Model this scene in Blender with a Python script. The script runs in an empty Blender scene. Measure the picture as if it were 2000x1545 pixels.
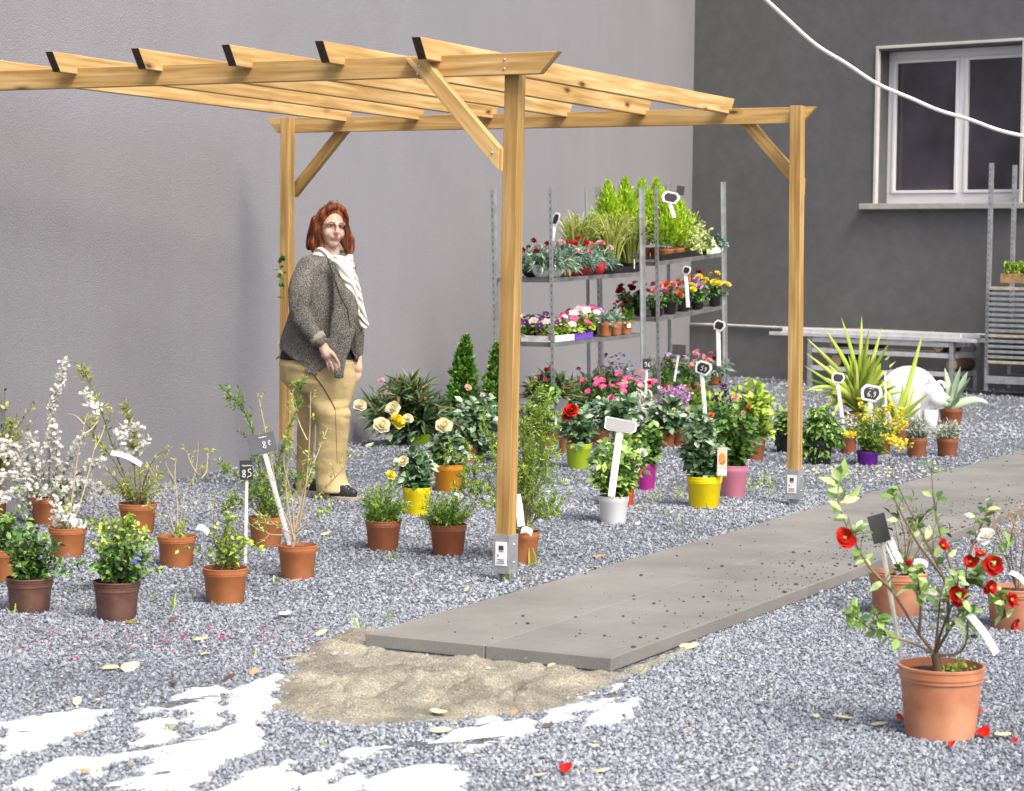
import bpy, math, random
import numpy as np
from mathutils import Vector, Matrix, Euler
R_ = math.radians
SC = bpy.context.scene
COL = SC.collection
rng = np.random.default_rng(7)
# ------------------------------------------------------------------ camera model (metres; 2000x1545 picture)
class Cam:
    def __init__(s, f=4394.0, pitch=3.5925, roll=.0106, h=1.45):
        p = math.radians(pitch); s.f = f; s.o = np.array([0, 0, h])
        s.fw = np.array([0, math.cos(p), -math.sin(p)]); X = np.array([1., 0, 0]); U = np.array([0, math.sin(p), math.cos(p)])
        s.r = X*math.cos(roll)+U*math.sin(roll); s.u = -X*math.sin(roll)+U*math.cos(roll)
    def P(s, p):
        d = np.asarray(p, float)-s.o; z = d@s.fw
        return np.stack([1000+s.f*(d@s.r)/z, 772.5-s.f*(d@s.u)/z], -1)
    def ray(s, x, y): return s.fw*s.f+s.r*(x-1000)-s.u*(y-772.5)
    def G(s, x, y, z=0.0):
        d = s.ray(x, y); return s.o+d*((z-s.o[2])/d[2])
    def D(s, x, y, Y):
        d = s.ray(x, y); return s.o+d*(Y/d[1])
    def plane(s, x, y, p, n):
        d = s.ray(x, y); return s.o+d*(((p-s.o)@n)/(d@n))
CAM = Cam()
# ------------------------------------------------------------------ materials
MATS = {}
def nodes(m):
    m.use_nodes = True; nt = m.node_tree; return nt, nt.nodes, nt.links
def new(name):
    m = bpy.data.materials.new(name); nt, N, L = nodes(m); b = N['Principled BSDF']; return m, nt, N, L, b
def c4(c): return (c[0], c[1], c[2], 1)
def mat(name, col, rough=.6, var=.15, scale=12, bump=0.0, bscale=60, metal=0.0, spec=.5, col2=None, coords='Object', detail=6, lo=.35, hi=.65):
    if name in MATS: return MATS[name]
    m, nt, N, L, b = new(name)
    tc = N.new('ShaderNodeTexCoord'); nz = N.new('ShaderNodeTexNoise'); nz.inputs['Scale'].default_value = scale; nz.inputs['Detail'].default_value = detail
    L.new(tc.outputs[coords], nz.inputs['Vector'])
    cr = N.new('ShaderNodeValToRGB'); e = cr.color_ramp.elements
    e[0].position, e[1].position = lo, hi
    e[0].color = c4([x*(1-var) for x in col]); e[1].color = c4(col2 if col2 else [min(1, x*(1+var)) for x in col])
    L.new(nz.outputs['Fac'], cr.inputs['Fac']); L.new(cr.outputs['Color'], b.inputs['Base Color'])
    b.inputs['Roughness'].default_value = rough; b.inputs['Metallic'].default_value = metal; b.inputs['Specular IOR Level'].default_value = spec
    if bump:
        n2 = N.new('ShaderNodeTexNoise'); n2.inputs['Scale'].default_value = bscale; n2.inputs['Detail'].default_value = 5
        L.new(tc.outputs[coords], n2.inputs['Vector'])
        bp = N.new('ShaderNodeBump'); bp.inputs['Strength'].default_value = bump; bp.inputs['Distance'].default_value = .01
        L.new(n2.outputs['Fac'], bp.inputs['Height']); L.new(bp.outputs['Normal'], b.inputs['Normal'])
    MATS[name] = m; return m
def ramp_mat(name, cols, rough=.5, trans=.0, spec=.4, pos=None):
    """colour by the per-leaf / per-stone attribute 'tint'"""
    if name in MATS: return MATS[name]
    m, nt, N, L, b = new(name)
    at = N.new('ShaderNodeAttribute'); at.attribute_name = 'tint'
    cr = N.new('ShaderNodeValToRGB'); el = cr.color_ramp.elements
    while len(el) < len(cols): el.new(.5)
    for i, c in enumerate(cols):
        el[i].position = pos[i] if pos else i/(len(cols)-1); el[i].color = c4(c)
    L.new(at.outputs['Fac'], cr.inputs['Fac']); L.new(cr.outputs['Color'], b.inputs['Base Color'])
    b.inputs['Roughness'].default_value = rough; b.inputs['Specular IOR Level'].default_value = spec
    if trans:
        tr = N.new('ShaderNodeBsdfTranslucent'); mx = N.new('ShaderNodeMixShader'); mx.inputs[0].default_value = trans
        L.new(cr.outputs['Color'], tr.inputs['Color']); L.new(b.outputs[0], mx.inputs[1]); L.new(tr.outputs[0], mx.inputs[2])
        L.new(mx.outputs[0], N['Material Output'].inputs['Surface'])
    MATS[name] = m; return m
# ------------------------------------------------------------------ mesh builder
def unit(a):
    a = np.asarray(a, float); n = np.linalg.norm(a, axis=-1, keepdims=True); return a/np.where(n < 1e-9, 1, n)
class MB:
    def __init__(s): s.V = []; s.F = []; s.T = []; s.MI = []; s.U = []; s.n = 0
    def add(s, v, faces, tint=0.5, mi=0, uv=None):
        v = np.asarray(v, float).reshape(-1, 3); s.V.append(v)
        s.T.append(np.broadcast_to(np.asarray(tint, float), (len(v),)))
        groups = {}
        if isinstance(faces, np.ndarray): groups[faces.shape[1]] = faces
        else:
            for f in faces: groups.setdefault(len(f), []).append(f)
        for k, f in groups.items():
            s.F.append(np.asarray(f, np.int64)+s.n); s.MI.append(np.full(len(f), mi, np.int32))
        s.n += len(v); return s
    def box(s, c, size, R=None, tint=.5, mi=0):
        x, y, z = [q/2 for q in size]
        v = np.array([(-x,-y,-z),(x,-y,-z),(x,y,-z),(-x,y,-z),(-x,-y,z),(x,-y,z),(x,y,z),(-x,y,z)])
        if R is not None: v = v@np.asarray(R).T
        return s.add(v+np.asarray(c, float), [(0,3,2,1),(4,5,6,7),(0,1,5,4),(1,2,6,5),(2,3,7,6),(3,0,4,7)], tint, mi)
    def tube(s, pts, rad, n=6, cap=True, tint=.5, mi=0, flat=1.0):
        p = np.asarray(pts, float); k = len(p); rad = np.broadcast_to(np.asarray(rad, float), (k,))
        t = unit(np.gradient(p, axis=0)); ref = np.array([0, 0, 1.]) if abs(t[:, 2]).mean() < .85 else np.array([0, 1., 0])
        a = unit(np.cross(t, ref)); b = np.cross(a, t)
        th = np.arange(n)*2*np.pi/n
        v = p[:, None]+rad[:, None, None]*(np.cos(th)[None, :, None]*a[:, None]+flat*np.sin(th)[None, :, None]*b[:, None])
        i = np.arange(k-1)[:, None]*n; j = np.arange(n)[None]; j2 = (j+1) % n
        f = np.stack([i+j, i+j2, i+n+j2, i+n+j], -1).reshape(-1, 4)
        fl = [tuple(q) for q in f]
        if cap: fl += [tuple(range(n))[::-1], tuple((k-1)*n+q for q in range(n))]
        return s.add(v.reshape(-1, 3), fl, tint, mi)
    def lathe(s, prof, n=28, c=(0, 0, 0), tint=.5, mi=0, cap0=True, cap1=True, lobes=0, amp=0):
        k = len(prof); th = np.arange(n)*2*np.pi/n
        v = []
        for r, z in prof:
            rr = r*(1+amp*np.cos(lobes*th)) if lobes else np.full(n, r)
            v.append(np.stack([rr*np.cos(th), rr*np.sin(th), np.full(n, z)], 1))
        v = np.concatenate(v)+np.asarray(c)
        f = []
        for i in range(k-1):
            for j in range(n): f.append((i*n+j, i*n+(j+1) % n, (i+1)*n+(j+1) % n, (i+1)*n+j))
        if cap0: f.append(tuple(range(n))[::-1])
        if cap1: f.append(tuple((k-1)*n+j for j in range(n)))
        return s.add(v, f, tint, mi)
    def sphere(s, c, r, n=14, m=9, R=None, tint=.5, mi=0):
        r = np.broadcast_to(np.asarray(r, float), (3,)); v = [(0, 0, -1)]
        for i in range(1, m):
            a = -math.pi/2+math.pi*i/m
            for j in range(n): v.append((math.cos(a)*math.cos(2*math.pi*j/n), math.cos(a)*math.sin(2*math.pi*j/n), math.sin(a)))
        v.append((0, 0, 1)); v = np.array(v)*r
        if R is not None: v = v@np.asarray(R).T
        f = [(0, 1+(j+1) % n, 1+j) for j in range(n)]
        for i in range(m-2):
            for j in range(n): f.append((1+i*n+j, 1+i*n+(j+1) % n, 1+(i+1)*n+(j+1) % n, 1+(i+1)*n+j))
        L = len(v)-1; f += [(1+(m-2)*n+j, 1+(m-2)*n+(j+1) % n, L) for j in range(n)]
        return s.add(v+np.asarray(c, float), f, tint, mi)
    def mesh(s, name, mats, smooth=False):
        me = bpy.data.meshes.new(name)
        if not s.V: return me
        V = np.concatenate(s.V); me.vertices.add(len(V)); me.vertices.foreach_set('co', V.astype(np.float32).ravel())
        lt = np.concatenate([np.full(len(f), f.shape[1]) for f in s.F]); li = np.concatenate([f.ravel() for f in s.F])
        me.loops.add(len(li)); me.loops.foreach_set('vertex_index', li.astype(np.int32))
        me.polygons.add(len(lt)); ls = np.concatenate([[0], np.cumsum(lt)[:-1]])
        me.polygons.foreach_set('loop_start', ls.astype(np.int32)); me.polygons.foreach_set('loop_total', lt.astype(np.int32))
        me.update(calc_edges=True)
        me.polygons.foreach_set('material_index', np.concatenate(s.MI))
        me.polygons.foreach_set('use_smooth', np.full(len(lt), smooth, bool))
        a = me.attributes.new('tint', 'FLOAT', 'POINT'); a.data.foreach_set('value', np.concatenate(s.T).astype(np.float32))
        for m in (mats if isinstance(mats, (list, tuple)) else [mats]): me.materials.append(m)
        me.update(); return me
    def build(s, name, mats, parent=None, smooth=False, loc=None, bevel=0, label=None):
        o = bpy.data.objects.new(name, s.mesh(name, mats, smooth)); COL.objects.link(o)
        if parent is not None: o.parent = parent
        if loc is not None: o.location = loc
        if label: o['label'] = label
        if bevel:
            b = o.modifiers.new('b', 'BEVEL'); b.width = bevel; b.segments = 2; b.limit_method = 'ANGLE'; b.angle_limit = R_(40)
        return o
def thing(name, label, cat, loc=(0, 0, 0), rot=(0, 0, 0), group=None):
    o = bpy.data.objects.new(name, None); COL.objects.link(o); o.location = loc; o.rotation_euler = rot
    o.empty_display_size = .1
    return tag(o, label, cat, group)
def tag(o, label, cat, group=None):
    o['label'] = label; o['category'] = cat
    if group: o['group'] = group
    return o
def kind(o, k): o['kind'] = k; return o
# ------------------------------------------------------------------ leaves and twigs
OVAL = (np.array([(0,0,0),(-.36,.27,.05),(0,.3,0),(.36,.27,.05),(-.46,.58,.04),(0,.6,-.02),(.46,.58,.04),(0,1,-.14)]),
        np.array([(0,2,1),(0,3,2),(1,2,5),(1,5,4),(2,3,6),(2,6,5),(4,5,7),(5,6,7)]))
LANCE = (np.array([(0,0,0),(-.5,.4,.05),(0,.45,0),(.5,.4,.05),(0,1,-.1)]), np.array([(0,2,1),(0,3,2),(1,2,4),(2,3,4)]))
NEEDLE = (np.array([(0,0,0),(-.5,.4,0),(.5,.4,0),(0,1,-.05)]), np.array([(0,2,1),(1,2,3)]))
BLADE = (np.array([(-.35,0,0),(.35,0,0),(-.5,.35,.06),(.5,.35,.06),(-.38,.7,.02),(.38,.7,.02),(0,1,-.14)]),
         np.array([(0,1,3),(0,3,2),(2,3,5),(2,5,4),(4,5,6)]))
def put(mb, tm, pos, d, nrm, L, W, tint, mi=0):
    T, F = tm; n = len(pos)
    if n == 0: return
    d = unit(d); side = unit(np.cross(d, nrm)); nr = np.cross(side, d)
    L = np.broadcast_to(np.asarray(L, float), (n,))[:, None, None]; W = np.broadcast_to(np.asarray(W, float), (n,))[:, None, None]
    v = pos[:, None]+T[None, :, 1:2]*L*d[:, None]+T[None, :, 0:1]*W*side[:, None]+T[None, :, 2:3]*L*nr[:, None]
    f = (F[None]+(np.arange(n)*len(T))[:, None, None]).reshape(-1, F.shape[1])
    mb.add(v.reshape(-1, 3), f, np.repeat(np.broadcast_to(tint, (n,)), len(T)), mi)
def rv(n): return unit(rng.normal(size=(n, 3)))
def bez(a, b, c, k=7):
    t = np.linspace(0, 1, k)[:, None]; return (1-t)**2*a+2*t*(1-t)*b+t*t*c
def sample(poly, t):
    seg = np.linalg.norm(np.diff(poly, axis=0), axis=1); cs = np.concatenate([[0], np.cumsum(seg)]); s = np.asarray(t)*cs[-1]
    i = np.clip(np.searchsorted(cs, s, side='right')-1, 0, len(seg)-1); u = ((s-cs[i])/np.maximum(seg[i], 1e-9))[:, None]
    return poly[i]*(1-u)+poly[i+1]*u, unit(poly[i+1]-poly[i])
def leafage(mb, polys, per, tm, L, W, t0=.3, t1=1.0, ang=55, droop=.0, tint=(0, 1), jit=.35, face=.6, mi=0, grad=.0):
    """leaves along every stem; grad lifts the tint towards the tips (young growth)"""
    for p in polys:
        n = int(per) if per >= 1 else int(rng.random() < per)
        if n == 0: continue
        t = np.sort(rng.uniform(t0, t1, n)); pos, tan = sample(p, t)
        q = unit(np.cross(tan, rv(n))); a = np.radians(ang)*(1+jit*rng.normal(size=n)*.5)
        d = np.cos(a)[:, None]*tan+np.sin(a)[:, None]*q+np.array([0, 0, -droop])
        nr = unit(np.array([0, -.25, face])+.5*rv(n))
        sc = rng.uniform(.65, 1.15, n)
        tt = np.clip(rng.uniform(tint[0], tint[1], n)+grad*(t-.6), 0, 1)
        put(mb, tm, pos, d, nr, L*sc, W*sc, tt, mi)
def stems(mb, polys, r0, r1=None, n=5, tint=.5, mi=0):
    for p in polys:
        mb.tube(p, np.linspace(r0, r1 if r1 else r0*.4, len(p)), n, cap=False, tint=tint+rng.uniform(-.2, .2), mi=mi)
def wob(p, a):
    k = len(p); w = rng.normal(size=(k, 3))*a; w[0] = 0; return p+w
# ================================================================== setting
def noise_fac(N, L, tc, scale, detail=6, coords='Object', dist=0.0, rough=.5):
    n = N.new('ShaderNodeTexNoise'); n.inputs['Scale'].default_value = scale; n.inputs['Detail'].default_value = detail
    n.inputs['Distortion'].default_value = dist; n.inputs['Roughness'].default_value = rough
    L.new(tc.outputs[coords], n.inputs['Vector']); return n
def ramp(N, L, src, stops):
    cr = N.new('ShaderNodeValToRGB'); el = cr.color_ramp.elements
    while len(el) < len(stops): el.new(.5)
    for e, (p, c) in zip(el, stops): e.position = p; e.color = c4(c) if not isinstance(c, (int, float)) else (c, c, c, 1)
    L.new(src, cr.inputs['Fac']); return cr
def mixc(N, L, fac, a, b, mode='MIX'):
    m = N.new('ShaderNodeMix'); m.data_type = 'RGBA'; m.blend_type = mode
    for s, v in ((m.inputs[0], fac), (m.inputs[6], a), (m.inputs[7], b)):
        if isinstance(v, (int, float)): s.default_value = v
        elif isinstance(v, tuple): s.default_value = c4(v)
        else: L.new(v, s)
    return m.outputs[2]
STONE = [(.105,.118,.143), (.185,.204,.24), (.25,.274,.317), (.305,.33,.374), (.37,.392,.43), (.48,.495,.52)]
def gravel_mat():
    m, nt, N, L, b = new('gravel_bed'); tc = N.new('ShaderNodeTexCoord')
    vo = N.new('ShaderNodeTexVoronoi'); vo.inputs['Scale'].default_value = 80; L.new(tc.outputs['Object'], vo.inputs['Vector'])
    sx = N.new('ShaderNodeSeparateColor'); L.new(vo.outputs['Color'], sx.inputs[0])
    cr = ramp(N, L, sx.outputs[0], list(zip((0, .25, .5, .75, .92, 1), STONE)))
    big = noise_fac(N, L, tc, 1.3, 4); br = ramp(N, L, big.outputs['Fac'], [(.35, .78), (.68, 1.0)])
    gap = ramp(N, L, vo.outputs['Distance'], [(.25, 1.0), (.75, .3)])
    c1 = mixc(N, L, 1.0, cr.outputs[0], br.outputs[0], 'MULTIPLY'); L.new(mixc(N, L, 1.0, c1, gap.outputs[0], 'MULTIPLY'), b.inputs['Base Color'])
    inv = N.new('ShaderNodeMath'); inv.operation = 'SUBTRACT'; inv.inputs[0].default_value = 1; L.new(vo.outputs['Distance'], inv.inputs[1])
    bp = N.new('ShaderNodeBump'); bp.inputs['Strength'].default_value = 1; bp.inputs['Distance'].default_value = .012
    L.new(inv.outputs[0], bp.inputs['Height']); L.new(bp.outputs['Normal'], b.inputs['Normal']); b.inputs['Roughness'].default_value = .8
    return m
g = MB(); g.add([(-60,-12,0),(60,-12,0),(60,70,0),(-60,70,0)], [(0,1,2,3)])
kind(g.build('ground', gravel_mat()), 'structure')
# ---- polygons on the ground (traced, then laid at their true distance)
def gpoly(pts): return np.array([CAM.G(*p)[:2] for p in pts])
def sdf(P, poly):
    """signed distance to a closed polygon, positive inside"""
    d = np.full(len(P), 1e9); ins = np.zeros(len(P), bool); n = len(poly)
    for i in range(n):
        a, b = poly[i], poly[(i+1) % n]; e = b-a; w = P-a
        t = np.clip((w@e)/(e@e), 0, 1)[:, None]; d = np.minimum(d, np.linalg.norm(w-t*e, axis=1))
        c = (a[1] > P[:, 1]) != (b[1] > P[:, 1]); xx = a[0]+(P[:, 1]-a[1])*(b[0]-a[0])/np.where(b[1] == a[1], 1e-9, b[1]-a[1])
        ins ^= c & (P[:, 0] < xx)
    return np.where(ins, d, -d)
def lattice(P, f, seed):
    """smooth value noise"""
    r = np.random.default_rng(seed).random((64, 64)); q = P*f+17.3; i = np.floor(q).astype(int); u = q-i; u = u*u*(3-2*u)
    g_ = lambda a, b: r[a % 64, b % 64]
    x0, y0 = i[:, 0], i[:, 1]
    return (g_(x0, y0)*(1-u[:, 0])+g_(x0+1, y0)*u[:, 0])*(1-u[:, 1])+(g_(x0, y0+1)*(1-u[:, 0])+g_(x0+1, y0+1)*u[:, 0])*u[:, 1]
PSI = .4772
EV = np.array([-math.cos(PSI), math.sin(PSI), 0]); GV = np.array([math.sin(PSI), math.cos(PSI), 0])
PA = CAM.G(712, 1237, .052); PA[2] = 0; PW = 1.0           # path start (left front corner), width
def pathc(u, v, z): return PA-EV*u+GV*v+np.array([0, 0, z])
PATHPOLY = np.array([pathc(0, 0, 0)[:2], pathc(PW, 0, 0)[:2], pathc(PW, 26, 0)[:2], pathc(0, 26, 0)[:2]])
SANDPOLY = gpoly([(600,1262),(715,1232),(950,1270),(1180,1300),(1345,1240),(1350,1275),(1270,1312),(1190,1340),(1090,1385),(960,1402),(850,1412),(720,1420),(600,1405),(530,1385),(545,1330),(570,1290)])
CLOTH = [gpoly(p) for p in [
 [(0,1418),(60,1395),(160,1383),(250,1385),(205,1392),(175,1400),(182,1425),(120,1440),(60,1470),(0,1492),(0,1455)],
 [(265,1385),(320,1372),(400,1340),(440,1343),(420,1370),(430,1390),(370,1395),(330,1385),(285,1392)],
 [(445,1370),(470,1345),(540,1318),(560,1330),(530,1362),(520,1400),(470,1420),(460,1395)],
 [(270,1410),(310,1402),(330,1412),(290,1440)],
 [(210,1545),(250,1520),(330,1455),(420,1428),(510,1425),(525,1450),(480,1480),(430,1490),(420,1515),(360,1545)],
 [(110,1487),(180,1482),(250,1465),(290,1440),(350,1430),(300,1470),(230,1490),(190,1525),(140,1510),(90,1545),(0,1545),(30,1530),(80,1515)],
 [(380,1405),(430,1402),(440,1410),(390,1425)],
 [(420,1545),(470,1505),(560,1485),(590,1485),(570,1510),(580,1535),(560,1560),(440,1560)],
 [(570,1560),(640,1500),(690,1465),(760,1450),(770,1460),(700,1490),(650,1510),(610,1560)],
 [(770,1460),(830,1450),(900,1425),(960,1405),(1040,1408),(1060,1425),(1000,1445),(920,1470),(890,1475),(900,1455),(840,1462),(800,1465)],
 [(1055,1405),(1120,1375),(1160,1352),(1155,1372),(1110,1400),(1080,1412)],
 [(1140,1415),(1190,1385),(1255,1360),(1262,1372),(1230,1405),(1180,1420)],
 [(1155,1390),(1190,1350),(1215,1337),(1212,1350),(1180,1380)],
 [(720,1530),(800,1500),(870,1500),(930,1525),(900,1545),(930,1560),(740,1560)],
 [(680,1470),(720,1452),(750,1445),(740,1460),(700,1475)],[(640,1545),(690,1515),(715,1512),(690,1545)]]]
# sand bed
def grid(x0, x1, y0, y1, st):
    xs = np.arange(x0, x1, st); ys = np.arange(y0, y1, st); X, Y = np.meshgrid(xs, ys); nx, ny = len(xs), len(ys)
    i = np.arange(ny-1)[:, None]*nx+np.arange(nx-1)[None]; f = np.stack([i, i+1, i+nx+1, i+nx], -1).reshape(-1, 4)
    return np.stack([X.ravel(), Y.ravel()], 1), f
P2, F2 = grid(-1.25, 1.05, 6.45, 9.0, .011)
s_ = sdf(P2, SANDPOLY)+.05*(lattice(P2, 9, 1)-.5)+.03*(lattice(P2, 25, 2)-.5)
lump = .04*(lattice(P2@np.array([[.8, -.5], [.5, .8]])*np.array([1, 2.4]), 4.2, 3)-.35)+.045*(lattice(P2*np.array([1,1.8]), 11, 4)-.5)+.016*(lattice(P2, 27, 5)-.5)+.011*(lattice(P2, 60, 6)-.5)-.03*np.exp(-((lattice(P2@np.array([[.9, -.4], [.4, .9]])*np.array([1.2, 3]), 2.6, 15)-.5)/.045)**2)-.02*np.exp(-((lattice(P2*np.array([1, 2]), 5.3, 16)-.5)/.06)**2)
zs = np.clip(s_*.3, -.03, .022)+lump*np.clip((s_+.04)/.12, 0, 1)-.004; zs = np.where(s_ > .0, np.maximum(zs, .004*np.clip(s_/.03, 0, 1)+.35*np.minimum(zs, 0)*0), zs)
sp = sdf(P2, PATHPOLY); zs = np.where(sp > -.14, np.minimum(zs, .003+.28*np.clip(-sp, 0, 1)), zs); zs = np.where(sp > -.03, np.minimum(zs, .001-.2*np.clip(sp+.03,0,.1)), zs)
SANDZ = zs
g = MB(); g.add(np.column_stack([P2, zs]), F2)
def sand_mat():
    m, nt, N, L, b = new('damp_sand'); tc = N.new('ShaderNodeTexCoord')
    a = noise_fac(N, L, tc, 150, 4, rough=.7); c = ramp(N, L, a.outputs['Fac'], [(.3, (.12,.106,.076)), (.5, (.31,.286,.215)), (.7, (.57,.54,.45))])
    d = noise_fac(N, L, tc, 5, 5); dr = ramp(N, L, d.outputs['Fac'], [(.38, .62), (.6, 1.05)])
    L.new(mixc(N, L, 1.0, c.outputs[0], dr.outputs[0], 'MULTIPLY'), b.inputs['Base Color']); b.inputs['Roughness'].default_value = .9
    bp = N.new('ShaderNodeBump'); bp.inputs['Strength'].default_value = .9; bp.inputs['Distance'].default_value = .008
    L.new(a.outputs['Fac'], bp.inputs['Height']); L.new(bp.outputs['Normal'], b.inputs['Normal']); return m
kind(g.build('sand', sand_mat(), smooth=True), 'structure')
def rag(P):
    q = P@np.array([[.87, -.5], [.5, .87]]); return .07*(lattice(q*np.array([1, 2.6]), 6.5, 8)-.47)+.04*(lattice(q*np.array([1, 2.2]), 17, 9)-.5)+.02*(lattice(P, 45, 13)-.5)
# white geotextile showing through the gravel
P3, F3 = grid(-2.1, 1.1, 5.4, 8.2, .012)
cm = np.full(len(P3), -1.0)
for k, pl in enumerate(CLOTH): cm = np.maximum(cm, sdf(P3, pl))
cm += rag(P3)
zc = np.clip(cm*.3, -.03, .007)+np.where(cm > 0, np.clip(cm/.03, 0, 1)*(.042*(lattice(P3@np.array([[.8,-.6],[.6,.8]])*np.array([1,3.2]), 4, 10)-.4)+.009*(lattice(P3*np.array([1,2]), 22, 12)-.5)), 0)
g = MB(); g.add(np.column_stack([P3, zc]), F3)
fl = mat('white_fleece', (.54,.54,.55), .9, .14, 7, bump=1.0, bscale=11)
tag(g.build('ground_sheet', fl, smooth=True), 'crumpled white ground fleece showing through the gravel in the foreground', 'ground sheet')
# loose stones, one mesh
def stones(n, d0, d1, size, seed, half=.33):
    r = np.random.default_rng(seed); d = np.sqrt(r.uniform(d0*d0, d1*d1, n)); x = r.uniform(-half, half, n)*d
    P = np.column_stack([x, d]); keep = np.ones(n, bool)
    keep &= sdf(P, PATHPOLY) < -.004
    keep &= sdf(P, SANDPOLY)+.05*(lattice(P, 9, 1)-.5)+.03*(lattice(P, 25, 2)-.5) < r.uniform(-.03, .05, n)
    keep &= P[:, 0] > -1.237+(P[:, 1]-16.977)*.331-.03
    if d0 < 8:
        c = np.full(n, -1.0)
        for pl in CLOTH: c = np.maximum(c, sdf(P, pl))
        c += rag(P)
        keep &= (c < .004) | (r.random(n) < .12*np.exp(-c/.03)+.014)
    P = P[keep]; n = len(P)
    o = np.array([(1,0,0),(0,1,0),(-1,0,0),(0,-1,0),(0,0,1),(0,0,-1)], float)
    f = np.array([(0,1,4),(1,2,4),(2,3,4),(3,0,4),(1,0,5),(2,1,5),(3,2,5),(0,3,5)])
    s = size*r.lognormal(0, .3, (n, 1, 1))*r.uniform(.6, 1.15, (n, 1, 3))
    v = o[None]*s*.5*r.uniform(.75, 1.25, (n, 6, 1))+r.normal(size=(n, 6, 3))*size*.07
    a, b_, c_ = r.uniform(0, 6.28, n), r.normal(0, .5, n), r.uniform(0, 6.28, n)
    ca, sa, cb, sb, cc, s2 = np.cos(a), np.sin(a), np.cos(b_), np.sin(b_), np.cos(c_), np.sin(c_); z0 = np.zeros(n); z1 = np.ones(n)
    Rz = np.stack([ca,-sa,z0,sa,ca,z0,z0,z0,z1], 1).reshape(n,3,3); Rx = np.stack([z1,z0,z0,z0,cb,-sb,z0,sb,cb], 1).reshape(n,3,3)
    Rc = np.stack([cc,-s2,z0,s2,cc,z0,z0,z0,z1], 1).reshape(n,3,3)
    v = np.einsum('nij,nkj->nki', Rz@Rx@Rc, v); zc_ = r.uniform(.0, .5, n)*size
    v += np.column_stack([P, zc_])[:, None]
    return v.reshape(-1, 3), (f[None]+(np.arange(n)*6)[:, None, None]).reshape(-1, 3), np.repeat(np.clip(r.beta(1.9, 2.0, n)+.32*(lattice(P, .9, 21)-.5)+.2*(lattice(P, 3.1, 22)-.5), 0, 1), 6)
g = MB()
for args in ((125000, 5.5, 9.2, .0112, 1), (98000, 9.2, 14, .014, 2), (42000, 14, 20, .019, 3), (20000, 20, 29, .025, 4)): g.add(*stones(*args))
kind(tag(g.build('gravel', ramp_mat('gravel_stones', STONE, .75, pos=(0,.22,.45,.68,.86,1))), 'grey angular gravel chippings covering the yard', 'gravel'), 'stuff')
# path of concrete slabs
def slab_mat():
    m, nt, N, L, b = new('wet_cast_concrete'); tc = N.new('ShaderNodeTexCoord')
    a = noise_fac(N, L, tc, 1.6, 6, rough=.55); c = ramp(N, L, a.outputs['Fac'], [(.3, (.155,.151,.138)), (.5, (.204,.199,.183)), (.7, (.255,.249,.231))])
    d = noise_fac(N, L, tc, 120, 3); dr = ramp(N, L, d.outputs['Fac'], [(.3, .9), (.7, 1.06)])
    at = N.new('ShaderNodeAttribute'); at.attribute_name = 'tint'; ar = ramp(N, L, at.outputs['Fac'], [(0, .93), (1, 1.05)])
    c2 = mixc(N, L, 1.0, c.outputs[0], dr.outputs[0], 'MULTIPLY'); L.new(mixc(N, L, 1.0, c2, ar.outputs[0], 'MULTIPLY'), b.inputs['Base Color'])
    rr = ramp(N, L, a.outputs['Fac'], [(.35, .75), (.7, .5)]); L.new(rr.outputs[0], b.inputs['Roughness'])
    bp = N.new('ShaderNodeBump'); bp.inputs['Strength'].default_value = .15; bp.inputs['Distance'].default_value = .004
    L.new(d.outputs['Fac'], bp.inputs['Height']); L.new(bp.outputs['Normal'], b.inputs['Normal']); return m
g = MB(); Rp = np.column_stack([-EV, GV, (0, 0, 1)])
for i in range(26):
    for j in range(2):
        c = pathc(.25*PW+.5*PW*j, .5+1.0*i, .027+rng.uniform(-.001, .001))
        g.box(c, (.5*PW-.003, .996, .05), Rp, tint=rng.random())
kind(g.build('path', slab_mat(), bevel=.004), 'structure')
# grit lying on the slabs
u = np.concatenate([rng.uniform(.02, .98, 170), np.clip(rng.normal(.86, .15, 430), .03, .98)]); v = np.concatenate([rng.uniform(.1, 9, 170), np.abs(rng.normal(3.6, 1.7, 430))+.2])
pp = np.array([pathc(a, b_, .054) for a, b_ in zip(u, v)])
g = MB()
for q in pp:
    r = min(.012, rng.lognormal(-5.5, .45)); g.sphere(q, (r, r*.8, r*.7), 5, 3, tint=rng.random())
kind(tag(g.build('path_grit', ramp_mat('dark_grit', [(.03,.03,.032),(.12,.12,.12)], .9)), 'dark stone crumbs scattered over the concrete slabs', 'grit'), 'stuff')
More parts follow.
